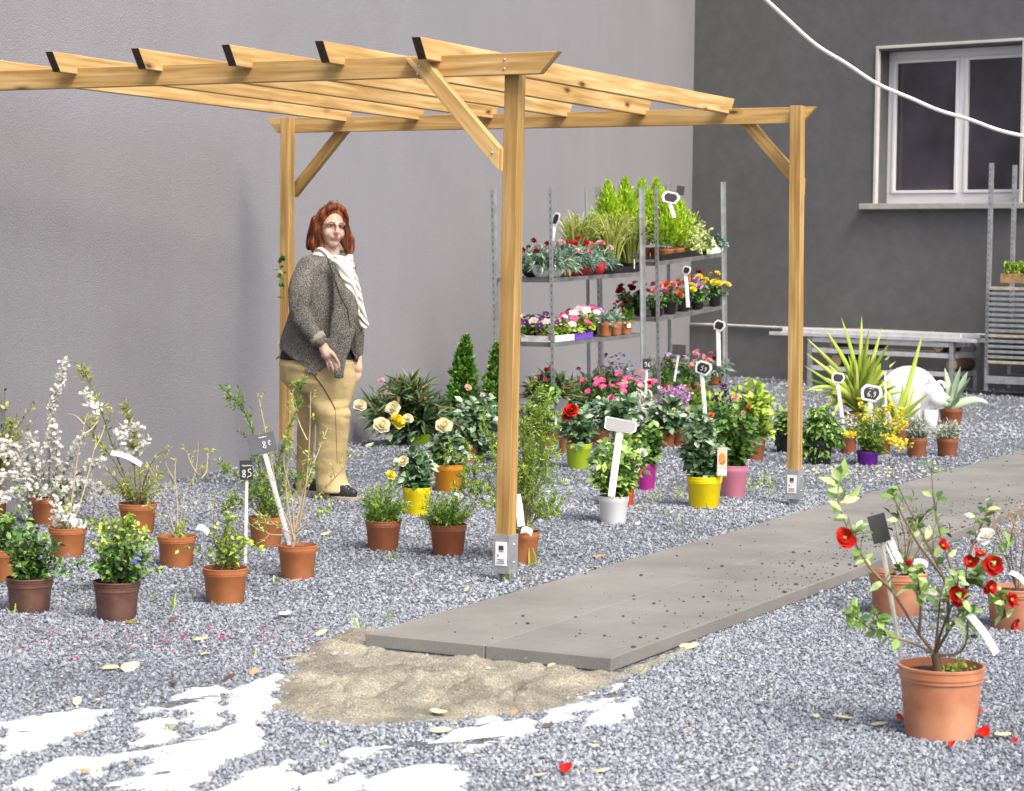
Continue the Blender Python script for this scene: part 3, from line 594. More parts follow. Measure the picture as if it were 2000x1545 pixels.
class Plant:
    """thing with a pot; pixel coordinates of the photograph are turned into places at the plant's own distance"""
    def __init__(s, name, label, cat, cx, by, w, ry, pot='terra', style='plain', group='potted shrubs standing on the gravel', Y=None, visible=True):
        wb_ = w*.8; el = (by-505)/4394
        s.base = CAM.G(cx, by-wb_*.5*el*.9) if Y is None else Y
        s.s = s.base[1]/4394
        s.T = thing(name, label, cat, s.base, group=group); s.r = w*s.s/2
        s.h = max(.05, (by-ry)*s.s)
        if visible:
            p = pot_mesh(s.r, s.h, style).build('pot', POTM[pot], s.T, smooth=True)
            em = p.modifiers.new('e', 'EDGE_SPLIT'); em.split_angle = R_(38)
            g = MB(); n = 14; v = [(0, 0, s.h*.9)]; 
            for rr in (.5, .95):
                for j in range(n): a = 2*math.pi*j/n; v.append((s.r*rr*.98*math.cos(a), s.r*rr*.98*math.sin(a), s.h*(.885 if rr > .6 else .9)+rng.uniform(-.004, .004)))
            f = [(0, 1+j, 1+(j+1) % n) for j in range(n)]+[(1+j, 1+n+j, 1+n+(j+1) % n, 1+(j+1) % n) for j in range(n)]
            g.add(v, f); g.build('soil', SOIL, s.T, smooth=True)
        s.top = np.array([0, 0, s.h*.9])
    def L(s, x, y, dy=0.0): return CAM.D(x, y, s.base[1]+dy)-s.base
    def crown(s, box, n, shell=.55, depth=1.0, cone=False, base_sp=.35, up=.55):
        """stems from the soil to points spread through the crown box (x0,y0,x1,y1 in the photograph)"""
        x0, y0, x1, y1 = box; c = s.L((x0+x1)/2, (y0+y1)/2); rx, rz = (x1-x0)/2*s.s, (y1-y0)/2*s.s
        d = rv(n); rad = rng.uniform(shell, 1, n)**.7
        tg = c+d*rad[:, None]*np.array([rx, rx*depth, rz])
        out = []
        for q in tg:
            b0 = s.top+np.array([rng.normal(), rng.normal(), 0])*s.r*base_sp*.5; b0[2] = s.top[2]-.01
            v = q-b0; m = b0+np.array([v[0]*.25, v[1]*.25, v[2]*up]); p = bez(b0, m, q); out.append(wob(p, .012*np.linalg.norm(v)))
        return out
    def path(s, pts, dy=0.0, dz=0.0, k=9):
        """a branch traced through photograph points, drifting dy metres in depth by its tip"""
        n = len(pts); P = np.array([s.L(x, y, dy*i/(n-1)+dz) for i, (x, y) in enumerate(pts)])
        t = np.linspace(0, 1, max(k, 3*n)); q, _ = sample(P, t)
        for _ in range(3): q[1:-1] = (q[:-2]+2*q[1:-1]+q[2:])/4
        return q
    def subs(s, polys, per, L0, t0=.3, ang=45, up=.3, jit=.3):
        out = []
        for p in polys:
            for t in rng.uniform(t0, .97, per):
                pos, tan = sample(p, np.array([t])); q = unit(np.cross(tan[0], rng.normal(size=3))); a = R_(ang)*(1+.3*rng.normal())
                d = unit(math.cos(a)*tan[0]+math.sin(a)*q+np.array([0, 0, up])); l = L0*rng.uniform(.5, 1.2)*(1.15-.5*t)
                out.append(wob(bez(pos[0], pos[0]+d*l*.5, pos[0]+d*l+np.array([0, 0, .12*l]), 5), .03*l))
        return out
    def foliage(s, polys, per, tm, L, W, leaf, name='foliage', extra=None, **k):
        g = MB(); leafage(g, polys, per, tm, L*s.s, W*s.s, **k)
        if extra: extra(g)
        if g.V: return g.build(name, LEAF[leaf] if isinstance(leaf, str) else leaf, s.T, smooth=tm is OVAL)
    def stem(s, polys, r, m=BARK, name='stems', r1=None, n=5, tint=.5):
        g = MB(); stems(g, polys, r, r1, n, tint); return g.build(name, m, s.T, smooth=True)
    def blossoms(s, polys, per, colr, px, t0=.35, t1=1, off=.6, name='blossom', stuff=True, cl=3):
        """tiny white flowers in clusters"""
        g = MB()
        for p in polys:
            n = per; t = rng.uniform(t0, t1, n); pos, tan = sample(p, t)
            for i in range(n):
                c = pos[i]+rng.normal(size=3)*px*s.s*off
                for _ in range(cl):
                    q = c+rng.normal(size=3)*px*s.s*.36; d = unit(rng.normal(size=3)+np.array([0, -.5, .6])); e = unit(np.cross(d, [.2, .9, .1])); e2 = np.cross(d, e)
                    a = np.arange(5)*1.2566+rng.uniform(0, 1); dd = np.cos(a)[:, None]*e+np.sin(a)[:, None]*e2+.25*d
                    put(g, LANCE, np.repeat(q[None], 5, 0), dd, np.repeat(d[None], 5, 0), px*s.s*.42, px*s.s*.36, np.clip(rng.uniform(0, 1)+rng.normal(0, .1, 5), 0, 1))
        o = g.build(name, BL[colr], s.T)
        if stuff: o['kind'] = 'stuff'
        return o
    def tag_(s, a, b, w, dy=-.05, name='paper_tag', m=None):
        A, B = s.L(*a, dy), s.L(*b, dy-.01); ax = unit(B-A); sd = unit(np.cross(ax, [0, -1, .15])); nr = np.cross(sd, ax); w = w*s.s/2
        k = 6; v = []
        for i in range(k+1):
            t = i/k; c = A*(1-t)+B*t+np.array([0, 0, 1])*.012*math.sin(3.1*t)-nr*.01*math.sin(5*t); v += [c-sd*w, c+sd*w, c+sd*w-nr*.0012, c-sd*w-nr*.0012]
        f = [(0, 1, 2, 3), (4*k+3, 4*k+2, 4*k+1, 4*k)]
        for i in range(k):
            for j in range(4): f.append((4*i+j, 4*(i+1)+j, 4*(i+1)+(j+1) % 4, 4*i+(j+1) % 4))
        return MB().add(v, f).build(name, m or PAPER, s.T)
# ================================================================== the plants standing on the gravel
GF = 'potted shrubs standing on the gravel'
# --- left: spireas, ceanothus, abelias
p = Plant('potted_spirea', 'large white flowering spirea with a tall blossom spike, potted beside the grey wall', 'potted plant', 98, 1027, 80, 972)
sp = [p.path(q, d) for q, d in (([(100,985),(95,930),(97,860),(100,800),(115,745),(131,703)], .05), ([(95,985),(85,920),(60,880),(57,850)], -.1), ([(92,985),(65,930),(30,895),(-5,880)], -.1), ([(92,985),(60,910),(25,875),(-20,850)], .1),
     ([(100,985),(125,920),(142,880),(165,850)], -.05), ([(104,985),(135,940),(165,915),(195,900)], .05), ([(100,985),(60,938),(20,925),(-20,938)], -.12), ([(104,985),(150,945),(185,940),(205,968)], -.12), ([(96,985),(50,955),(15,960),(-5,985)], -.15), ([(102,985),(80,930),(35,870),(-15,868)], .05), ([(100,985),(110,920),(112,870),(100,835)], -.12))]
bs = p.crown((5,905,190,1010), 40, .5, .9); p.stem(sp, .0035); p.stem(bs, .0016)
p.foliage(sp+bs, 12, LANCE, 11, 4.5, 'mid', tint=(.2, .9))
p.blossoms([sp[0]], 190, 'white', 9.5, .28, 1, .3, cl=4); p.blossoms(sp[1:], 44, 'white', 12, .38, 1, .34, cl=4); p.blossoms(bs, 9, 'white', 10, .35, 1, .6, cl=4)
p = Plant('potted_spirea', 'sparse spirea with bare beige canes and few white sprigs, in a tagged terracotta pot', 'potted plant', 132, 1090, 76, 1032)
c = [p.path(q, d) for q, d in (([(133,1035),(141,970),(150,900),(163,835),(170,808)], .1), ([(138,1035),(160,975),(175,915),(188,862)], .15), ([(130,1035),(118,1000),(108,985)], -.1), ([(160,850),(178,840),(192,822)], .1), ([(165,830),(150,812),(132,808)], .1), ([(183,880),(200,850),(205,830)], .1))]
p.stem(c, .0042, PALE, n=6, r1=.002); f = p.crown((80,985,185,1035), 12); p.stem(f, .0014); p.foliage(f, 8, LANCE, 12, 4, 'yellowish', tint=(.2, .8)); p.blossoms([c[2]]+f[:6], 13, 'white', 10, .4)
p.tag_((122,1012), (150,1025), 13); p.tag_((140,1022), (162,1020), 9)
p = Plant('potted_spirea', 'green and gold potted spirea with one long arching shoot and a white paper tag', 'potted plant', 269, 1045, 75, 985)
sp = [p.path(q, d) for q, d in (([(262,985),(240,920),(215,860),(195,790),(170,735),(150,708)], .1), ([(268,985),(262,920),(265,860),(250,810),(243,778)], .0), ([(270,985),(285,930),(300,890),(325,880)], -.1), ([(262,985),(235,945),(205,915)], -.12), ([(272,985),(300,940),(330,915)], .1), ([(262,985),(225,900),(180,845),(160,815)], -.05))]
bs = p.crown((195,880,335,985), 40, .5, .9)+p.subs(sp[:2]+sp[5:], 9, .09, .45); p.stem(sp, .0038); p.stem(bs, .0014)
p.foliage(sp+bs, 17, NEEDLE, 14, 3, 'yellowish', tint=(.1, .95), grad=.3)
p.foliage(sp[:2], 55, NEEDLE, 15, 3.4, 'fine', tint=(.1, .9), name='young_leaves')
p.blossoms([p.path([(225,850),(250,835),(280,835)], -.05), p.path([(245,860),(265,880),(290,862)]), p.path([(162,770),(185,790),(190,810)]), p.path([(230,870),(262,895)])], 28, 'white', 12, 0, 1, .5)
p.tag_((217,884), (277,908), 10, -.12)
p = Plant('potted_shrub', 'leggy bare twigged shrub with a few pale leaf buds, in a terracotta pot', 'potted plant', 345, 1109, 77, 1049)
c = [p.path(q, d) for q, d in (([(346,1050),(347,980),(340,920),(344,895)], .1), ([(344,1050),(318,960),(295,920),(285,900)], .1), ([(350,1050),(375,975),(395,930),(402,905)], -.1), ([(348,1050),(360,960),(385,925),(388,862)], .1), ([(342,1050),(310,1000),(285,985)], -.1), ([(385,925),(372,905),(365,880)], .1), ([(392,935),(404,925),(406,885)], .1), ([(340,935),(325,915),(320,880)], 0))]
c2 = p.subs(c, 3, .07, .5, 40); p.stem(c, .0034, PALE, n=5); p.stem(c2, .0013, PALE); p.foliage(c+c2, 5, LANCE, 9, 4, 'yellowish', tint=(.2, .8), name='leaves')
f = p.crown((330,1010,400,1060), 7); p.stem(f, .0013, GST); p.foliage(f, 9, OVAL, 13, 7, 'lime', tint=(.2, .9), name='young_leaves'); p.tag_((384,1030), (408,1042), 12)
def abelia(label, cx, by, w, ry, box, n=46, leaf='lime', per=11, sz=13, extra=(), pot='terra', dy=0):
    p = Plant('potted_shrub', label, 'potted plant', cx, by, w, ry, pot)
    t = p.crown(box, int(n*1.3), .3, .9, up=.5)+[p.path(q, d) for q, d in extra]
    p.stem(t, .0022, BARK, n=5); p.foliage(t, per, OVAL, sz, sz*.55, leaf, tint=(.0, 1), grad=.35, t0=.25); return p
p = abelia('small yellow green shrub with side sprays spilling over, in the front terracotta pot', 440, 1182, 90, 1112, (392,985,500,1112), 30, extra=(([(435,1112),(415,1050),(418,1000),(420,965)], 0), ([(445,1112),(490,1075),(515,1072)], -.1), ([(435,1112),(375,1060),(345,1075)], -.15), ([(436,1112),(395,1085),(378,1105)], -.12)))
p = abelia('variegated yellow green shrub in a terracotta pot hidden behind a brown pot', 232, 1165, 74, 1088, (165,985,300,1100), 54, per=12, sz=14)
p = abelia('dark leaved shrub in a terracotta pot cut by the left edge', 12, 1138, 82, 1075, (-50,985,75,1090), 50, 'dark', 12, 15)
p = abelia('wispy yellow green shrub by the wall at the far left edge', -18, 1010, 70, 958, (-40,790,60,900), 26, 'yellowish', 16, 12, extra=(([(-10,955),(0,880),(12,800),(8,760)], 0), ([(-5,955),(20,860),(55,800),(70,785)], 0), ([(-5,955),(25,870),(75,808)], .1)))
def ceanothus(label, cx, by, w, ry, box, blooms):
    p = Plant('potted_ceanothus', label, 'potted plant', cx, by, w, ry, 'brown', 'ribbed')
    t = p.crown(box, 64, .3, .8, up=.45); p.stem(t, .0022); p.foliage(t, 16, OVAL, 17, 10, 'dark', tint=(0, 1), grad=.35, t0=.2)
    for (x, y, r) in blooms:
        flower(p.T, 'cluster', 'blue', p.L(x, y, -.14), r*p.s*1.2, (0, -.7, .6)); flower(p.T, 'cluster', 'blue', p.L(x-r*.9, y+3, -.13), r*p.s*.8, (-.3, -.7, .6), var=1)
    return p
p = ceanothus('glossy dark green shrub in the left one of the two brown pots', 58, 1199, 94, 1131, (-5,1010,130,1140), [(80,1088,4), (133,1085,4)])
p.foliage([p.path([(70,1125),(110,1105),(160,1095)], -.1), p.path([(66,1128),(100,1115),(135,1120)], -.15)], 22, OVAL, 13, 8, 'dark', name='leaves', tint=(.2, 1))
p = ceanothus('glossy shrub with one blue flower head, in the right one of the two brown pots', 228, 1214, 93, 1138, (172,1015,305,1145), [(268,1096,9)])
p.foliage([p.path([(240,1130),(280,1115),(312,1112)], -.1), p.path([(230,1128),(195,1112),(170,1105)], -.1)], 24, OVAL, 14, 8, 'mid', name='leaves', tint=(.2, 1))
p = Plant('potted_tamarisk', 'tall feathery green shrub with one shoot arching left, potted behind the grey price board', 'potted plant', 520, 1070, 70, 1011)
sp = [p.path(q, d) for q, d in (([(512,1010),(508,930),(500,860),(480,805),(455,775),(430,755)], .05), ([(522,1010),(535,930),(555,860),(575,810),(585,790),(590,745)], .1), ([(515,1010),(500,960),(470,930),(440,918)], -.1), ([(522,1010),(540,960),(575,935),(610,930)], 0), ([(518,1010),(520,930),(522,880)], 0), ([(510,1010),(490,985),(450,985)], -.1))]
bs = p.subs(sp, 12, .1, .3, 50)+p.crown((450,890,600,1005), 44, .4, .9); p.stem(sp, .0035); p.stem(bs, .0013); p.foliage(sp+bs, 40, NEEDLE, 10, 2, 'fine', tint=(.0, .9), grad=.25)
p.foliage([sp[0], sp[1]], 190, NEEDLE, 12, 2.2, 'fine', name='shoot_needles', t0=.45, tint=(.1, .9), ang=45)
p = Plant('potted_shrub', 'tall straw coloured twiggy shrub with tiny green buds, potted before the legs of the woman', 'potted plant', 581, 1134, 78, 1067)
c = [p.path(q, d) for q, d in (([(572,1068),(575,1040),(545,985),(530,900),(520,850),(508,790),(503,768)], .1), ([(573,1065),(590,1000),(600,940),(605,850),(607,765)], .05), ([(574,1055),(560,980),(555,920),(580,865)], -.1), ([(573,1045),(545,1030),(510,1005),(500,995)], -.1), ([(575,1040),(600,990),(640,950),(700,880)], -.05), ([(555,1045),(520,1045),(515,1030)], -.15), ([(574,1050),(590,960),(615,900),(640,835)], .1), ([(575,1045),(570,960),(548,900),(565,850)], .05), ([(578,1040),(615,1010),(650,985)], -.1), ([(600,860),(585,830),(570,785)], .05))]
c2 = p.subs(c, 6, .1, .25, 38, .35); p.stem(c, .0042, PALE, n=6, r1=.0022); p.stem(c2, .0016, PALE, r1=.001); p.foliage(c+c2, 6, LANCE, 9, 4.5, 'lime', tint=(.2, .9), name='leaves')
def lowbush(label, cx, by, w, ry, box, group):
    p = Plant('potted_bush', label, 'potted plant', cx, by, w, ry, 'brick', group=group)
    t = p.crown((box[0]-6, box[1]-4, box[2]+6, box[3]), 110, .5, .95, up=.4, base_sp=.7); p.stem(t, .0013, GST); p.foliage(t, 30, NEEDLE, 11, 2.1, 'fine', tint=(.0, .9), t0=.3, grad=.35, ang=48); return p
lowbush('low dense feathery green bush in a brick red pot, nearer the woman', 748, 1077, 72, 1018, (700,942,800,1030), 'low feathery bushes'); 
p = lowbush('low dense feathery green bush in a brick red pot, nearer the wooden post', 875, 1087, 74, 1026, (820,955,928,1038), 'low feathery bushes'); p.tag_((888,962), (903,975), 12, -.1)
# --- roses
def rosebush(label, cx, by, w, ry, pot, box, blooms=(), n=40, leaf='rose', sz=19, per=10, canes=(), flo='rose', group='potted roses standing on the gravel', name='potted_rose', visible=True):
    p = Plant(name, label, 'potted plant', cx, by, w, ry, pot, group=group, visible=visible)
    t = p.crown(box, int(n*1.35), .3, .9, up=.5)+[p.path(q, d) for q, d in canes]; p.stem(t, .0024, GST, n=5); p.foliage(t, per+3, OVAL, sz*1.12, sz*.68, leaf, tint=(.12, 1), grad=.4, t0=.22, droop=.15)
    for i, (x, y, r, c) in enumerate(blooms): flower(p.T, flo, c, p.L(x, y, -.1+.02*rng.normal()), r*p.s, (rng.uniform(-.4, .4), -.75, .6), var=i % 3)
    return p
p = rosebush('rose with large cream yellow blooms in a bright yellow pot behind the low bushes', 814, 1007, 58, 953, 'yellow', (770,860,860,955), [(703,793,15,'cream'), (769,799,17,'cream'), (745,833,19,'cream'), (797,818,12,'cream'), (763,928,11,'yellow'), (789,902,13,'cream'), (727,760,0.1,'cream')], 26, canes=(([(810,955),(775,900),(735,850),(706,802)], 0), ([(812,955),(790,900),(770,850),(768,808)], 0), ([(812,955),(780,890),(748,842)], -.05), ([(815,955),(805,880),(797,825)], 0), ([(805,950),(780,935),(765,930)], -.1)))
flower(p.T, 'rose', 'yellow', p.L(774,824,.0), 19*p.s, (.5,-.5,.4))
p = rosebush('rose with one peach cream bloom in an amber pot', 876, 962, 62, 908, 'amber', (838,830,915,910), [(866,833,19,'cream')], 22, sz=22, canes=(([(876,905),(868,870),(866,838)], 0),))
rosebush('bushy rose with a peach pink bud at its top, potted left of the front post', 912, 905, 50, 850, 'faded', (868,755,990,900), [(914,757,8,'peach'), (942,772,5,'palepink'), (896,840,5,'orangered')], 90, sz=17, per=11)
rosebush('young rose with a ragged red bloom in a lime green pot', 1130, 916, 52, 867, 'lime', (1085,790,1175,870), [(1116,803,17,'red'), (1108,812,13,'red'), (1195,776,5,'hotpink')], 30, sz=17, canes=(([(1128,868),(1120,830),(1116,806)], 0),))
p = rosebush('rose bush in a white pot carrying the blank white sign', 1198, 1024, 61, 970, 'white', (1142,835,1262,975), [], 54, 'mid', 18, 12)
rosebush('rose with orange and white blooms in an orange red pot behind the white pot', 1213, 990, 58, 935, 'orange', (1185,830,1275,940), [(1240,915,11,'white'), (1255,885,10,'white'), (1232,895,10,'peach'), (1225,925,10,'white'), (1250,920,6,'orangered'), (1222,890,9,'white')], 36, 'mid', 17)
rosebush('rose in a magenta pot', 1262, 959, 40, 906, 'magenta', (1215,820,1300,910), [(1252,905,7,'white'), (1240,860,5,'yellow')], 34, 'dark', 16)
p = rosebush('dark green rose in a bright yellow pot with a picture tag, beside the pink pot', 1375, 994, 71, 932, 'yellow', (1318,785,1425,935), [(1389,810,6,'orangered')], 62, 'rose', 18, 11); YR = p
g = MB(); 
tg = thing('plant_tag', 'tall plant tag picturing an orange rose, at the rim of the yellow pot', 'plant tag', p.base+p.L(1410,930,-.1)); L_ = p.s
g.box((0, 0, 28*L_), (19*L_, .002, 56*L_)); g.build('card', mat('card_beige', (.62,.52,.42), .5, .1, 20), tg); g = MB(); g.sphere((0, -.002, 34*L_), (6.5*L_, .0015, 12*L_), 12, 8); g.build('picture', mat('rose_picture', (.7,.25,.06), .5, .5, 90), tg, smooth=True); g = MB(); g.box((0, -.0025, 8*L_), (17*L_, .001, 10*L_)); g.build('panel', PAPER, tg)
rosebush('rose with peach buds in a pale pink pot', 1432, 972, 57, 910, 'pink', (1385,775,1490,915), [(1436,778,9,'peach'), (1452,806,5,'peach'), (1462,795,5,'orangered')], 60, 'dark', 17)
rosebush('tall light green shrub in a brick red pot behind the pink pot', 1473, 899, 45, 858, 'brick', (1425,735,1520,870), [(1500,790,3,'darkpurple')], 54, 'lime', 18, 12, group=GF, name='potted_shrub', canes=(([(1470,860),(1462,800),(1460,745)], 0),))
rosebush('grey green rose in a dark brick pot at the back of the rose group', 1300, 875, 38, 840, 'brick', (1255,765,1350,850), [(1268,748,6,'red'), (1316,800,4,'cream'), (1283,808,3,'white')], 46, 'rose', 17)
rosebush('leafy rose with red buds in a terracotta pot, behind the young red rose', 1107, 888, 36, 842, 'faded', (1060,770,1130,850), [(1065,742,5,'hotpink')], 34, 'rose', 15)
rosebush('rose in a brown pot at the back, right of the front post', 1082, 860, 42, 828, 'brick', (1040,735,1110,835), [(1055,795,4,'red')], 34, 'dark', 15)
rosebush('spreading rose with a red bud, at the centre behind the white sign', 1215, 880, 44, 835, 'brick', (1165,765,1250,845), [(1194,778,6,'hotpink')], 50, 'rose', 17, 11)
rosebush('rose with glossy leaves and a white tag, left of the oleander bushes', 990, 900, 44, 850, 'faded', (940,790,1010,890), [(958,771,4,'palepink')], 44, 'rose', 16)
# oleanders
def oleander(label, cx, by, w, ry, pot, box, bl, n=34, visible=True):
    p = Plant('potted_oleander', label, 'potted plant', cx, by, w, ry, pot, group='potted oleanders', visible=visible)
    t = p.crown(box, int(n*1.3), .55, .9, up=.6); p.stem(t, .003, GST, n=5); p.foliage(t, 30, LANCE, 38, 6.5, 'oleander', tint=(0, .8), t0=.35, ang=50, grad=.35)
    for (x, y, r, c) in bl: flower(p.T, 'puff', c, p.L(x, y, -.14), r*p.s, (0, -.6, .7))
oleander('wide dark oleander with few pink blossoms in a lime green pot against the wall', 818, 872, 50, 848, 'lime', (712,735,872,850), [(744,744,8,'palepink'), (828,781,7,'pink'), (818,785,6,'pink'), (833,790,6,'pink'), (780,740,4,'darkred')], 50)
oleander('oleander with red buds right of the front post', 1075, 850, 46, 815, 'faded', (1030,725,1120,825), [(1067,722,6,'red'), (1050,738,5,'hotpink')], 30)
oleander('green oleander with pale edged leaves, in front of the shelf trolleys', 1145, 842, 46, 810, 'faded', (1098,728,1200,815), [(1130,720,5,'hotpink'), (1098,730,5,'darkred')], 38)
# conifers
def conifer(label, cx, by, w, ry, top, half, pot='brick', bottom=None, name='potted_conifer'):
    p = Plant(name, label, 'potted plant', cx, by, w, ry, pot, group='cone shaped conifers in pots'); b = bottom or ry
    n = 430; t = rng.random(n)**.75; zz = 1-t; g = MB(); out = []
    ax0 = p.L(cx, b+4); ax1 = p.L(cx+6, top+8)
    for q in range(n):
        c = ax0*(1-zz[q])+ax1*zz[q]; a = rng.uniform(0, 6.28); R = half*p.s*(1-zz[q])**.72*rng.uniform(.6, 1.1)+.006
        d = np.array([math.cos(a), math.sin(a), 0]); out.append(bez(c-np.array([0, 0, .02]), c+d*R*.6, c+d*R+np.array([0, 0, R*.5+.02]), 4))
    p.stem([np.array([p.top, ax0*.5+ax1*.5, ax1])], .006, BARK, 'trunk'); p.foliage(out, 13, LANCE, 10, 4.5, 'conifer', tint=(0, .95), t0=.25, ang=32, grad=.4); return p
conifer('tall cone shaped dwarf conifer standing left of the front post', 903, 868, 46, 835, 652, 42, 'brick', 832)
conifer('second cone shaped conifer half hidden behind the front post', 964, 872, 46, 838, 668, 32, 'brick', 835)
# cosmos-like plant at the front post
p = Plant('potted_tamarisk', 'tall light green feathery plant in the terracotta pot right behind the front post', 'potted plant', 1017, 1103, 74, 1040)
sp = [p.path(q, d) for q, d in (([(1015,1040),(1005,960),(960,900),(915,890),(880,900)], -.1), ([(1018,1040),(1030,950),(1050,850),(1045,770),(1030,745)], .1), ([(1020,1040),(1045,960),(1075,900),(1082,850)], .05), ([(1012,1040),(985,960),(940,940),(905,930)], -.05), ([(1016,1040),(1000,930),(975,860),(940,830)], .1), ([(1020,1040),(1060,1000),(1090,1000)], -.05), ([(1018,1040),(1040,900),(1065,810),(1070,770)], .1), ([(1014,1040),(970,985),(920,975),(900,960)], -.1), ([(1018,1040),(1025,930),(1020,860),(1025,800)], 0))]
bs = p.subs(sp, 20, .13, .3, 55)+p.crown((985,765,1088,1040), 60, .5, .9); p.stem(sp, .0035); p.stem(bs, .0013); p.foliage(sp+bs, 34, NEEDLE, 10, 2.1, 'lime', tint=(.0, .85), grad=.15)
p.foliage(sp+bs, 14, NEEDLE, 10, 2, 'fine', name='fine_leaves', tint=(.2, 1)); p.tag_((1010,965), (1018,1028), 14, -.1); p.tag_((1018,1036), (1040,1042), 12, -.12)
# right hand group
def herb(label, cx, by, w, ry, pot, box, leaf, n=60, per=14, L=16, W=4, tm=LANCE, group=GF, name='potted_herb', visible=True, **k):
    p = Plant(name, label, 'potted plant', cx, by, w, ry, pot, group=group, visible=visible); t = p.crown(box, n, .45, .9, up=.45, base_sp=.7); p.stem(t, .0016, GST); p.foliage(t, per, tm, L, W, leaf, t0=.25, grad=.3, **k); return p
herb('lush drooping green herb in a dark pot right of the right hand post', 1600, 908, 52, 860, 'black', (1556,785,1650,905), 'mid', 74, 16, 19, 7, OVAL, tint=(0, 1), droop=.5)
herb('lush green herb in a dark pot left of the right hand post', 1536, 884, 46, 845, 'black', (1503,780,1562,872), 'mid', 56, 15, 18, 7, OVAL, tint=(.1, 1), droop=.4)
herb('grey leaved lavender in a brown pot behind the purple pot', 1656, 887, 36, 850, 'brick', (1632,800,1690,862), 'grey', 50, 14, 13, 3, NEEDLE, tint=(.2, 1))
p = herb('yellow flowering broom in a purple pot', 1694, 909, 45, 882, 'purple', (1655,782,1760,890), 'fine', 80, 15, 13, 3.4, NEEDLE, tint=(.0, .8), group=None)
q = [p.path(z, d) for z, d in (([(1700,850),(1690,820),(1678,785),(1680,780)], -.05), ([(1710,860),(1730,820),(1735,790)], -.1), ([(1712,860),(1745,825),(1762,800)], -.1), ([(1715,865),(1750,845),(1772,822)], -.12), ([(1715,870),(1745,850),(1765,880)], -.15), ([(1690,865),(1668,845),(1648,850)], -.12), ([(1718,875),(1730,850),(1748,868)], -.15), ([(1716,870),(1770,862),(1780,868)], -.1))]
p.stem(q, .0016, GST); p.blossoms(q, 22, 'yellow', 7, .45, 1, .5, 'flower_spray'); p.blossoms([p.path([(1705,825),(1725,800),(1750,815)], -.15)], 24, 'yellow', 7, 0, 1, 1.2, 'flower_spray')
herb('small dark shrub in a terracotta pot just behind the yellow broom', 1722, 888, 38, 850, 'brick', (1705,820,1760,870), 'dark', 34, 12, 12, 5)
p = herb('silver leaved sage in a brown pot, in the middle before the trolleys', 1238, 866, 44, 830, 'brick', (1190,758,1285,845), 'grey', 64, 13, 26, 9, OVAL, tint=(.3, 1))
p = herb('lavender with pale mauve spikes in a brown pot, left of the yellow potted rose', 1322, 872, 40, 838, 'brick', (1292,775,1350,850), 'grey', 60, 13, 15, 3.4, NEEDLE, tint=(.1, .8))
q = p.crown((1285,752,1355,800), 16, .7); p.stem(q, .0012, GST); p.blossoms(q, 9, 'mauve', 7, .8, 1, .35, 'flower_spikes')
p = herb('green sage with dark violet flowers, behind the yellow and pink rose pots', 1418, 892, 44, 855, 'brick', (1372,752,1470,860), 'mid', 64, 13, 18, 7, OVAL, tint=(.2, 1))
q = p.crown((1372,748,1470,800), 12, .7); p.stem(q, .0012, GST); p.blossoms(q, 7, 'darkpurple', 8, .8, 1, .35, 'flower_spikes')
herb('broad leaved light green shrub at the back, left of the sage with violet flowers', 1366, 862, 42, 830, 'brick', (1335,738,1400,840), 'lime', 36, 11, 20, 11, OVAL, tint=(.0, .9))
herb('dark leafy shrub at the back, between the two oleander bushes', 1062, 872, 44, 836, 'brick', (1020,760,1100,850), 'dark', 50, 13, 18, 10, OVAL, tint=(.0, 1))
herb('grey green shrub at the back, right of the young red rose', 1172, 868, 40, 836, 'brick', (1140,770,1205,850), 'blue', 50, 13, 20, 8, OVAL, tint=(.1, 1))
def santolina(label, cx, by, w, ry, box):
    p = herb(label, cx, by, w, ry, 'brick', box, 'grey', 150, 20, 9, 1.8, NEEDLE, tint=(.1, .9), group='small grey santolinas in brick red pots', name='potted_santolina'); return p
santolina('small grey green santolina in a brick red pot, the left and duller of two', 1790, 894, 42, 856, (1766,808,1816,862)); santolina('small silvery white santolina in a brick red pot, the right and paler of two', 1850, 892, 44, 857, (1824,818,1880,862))
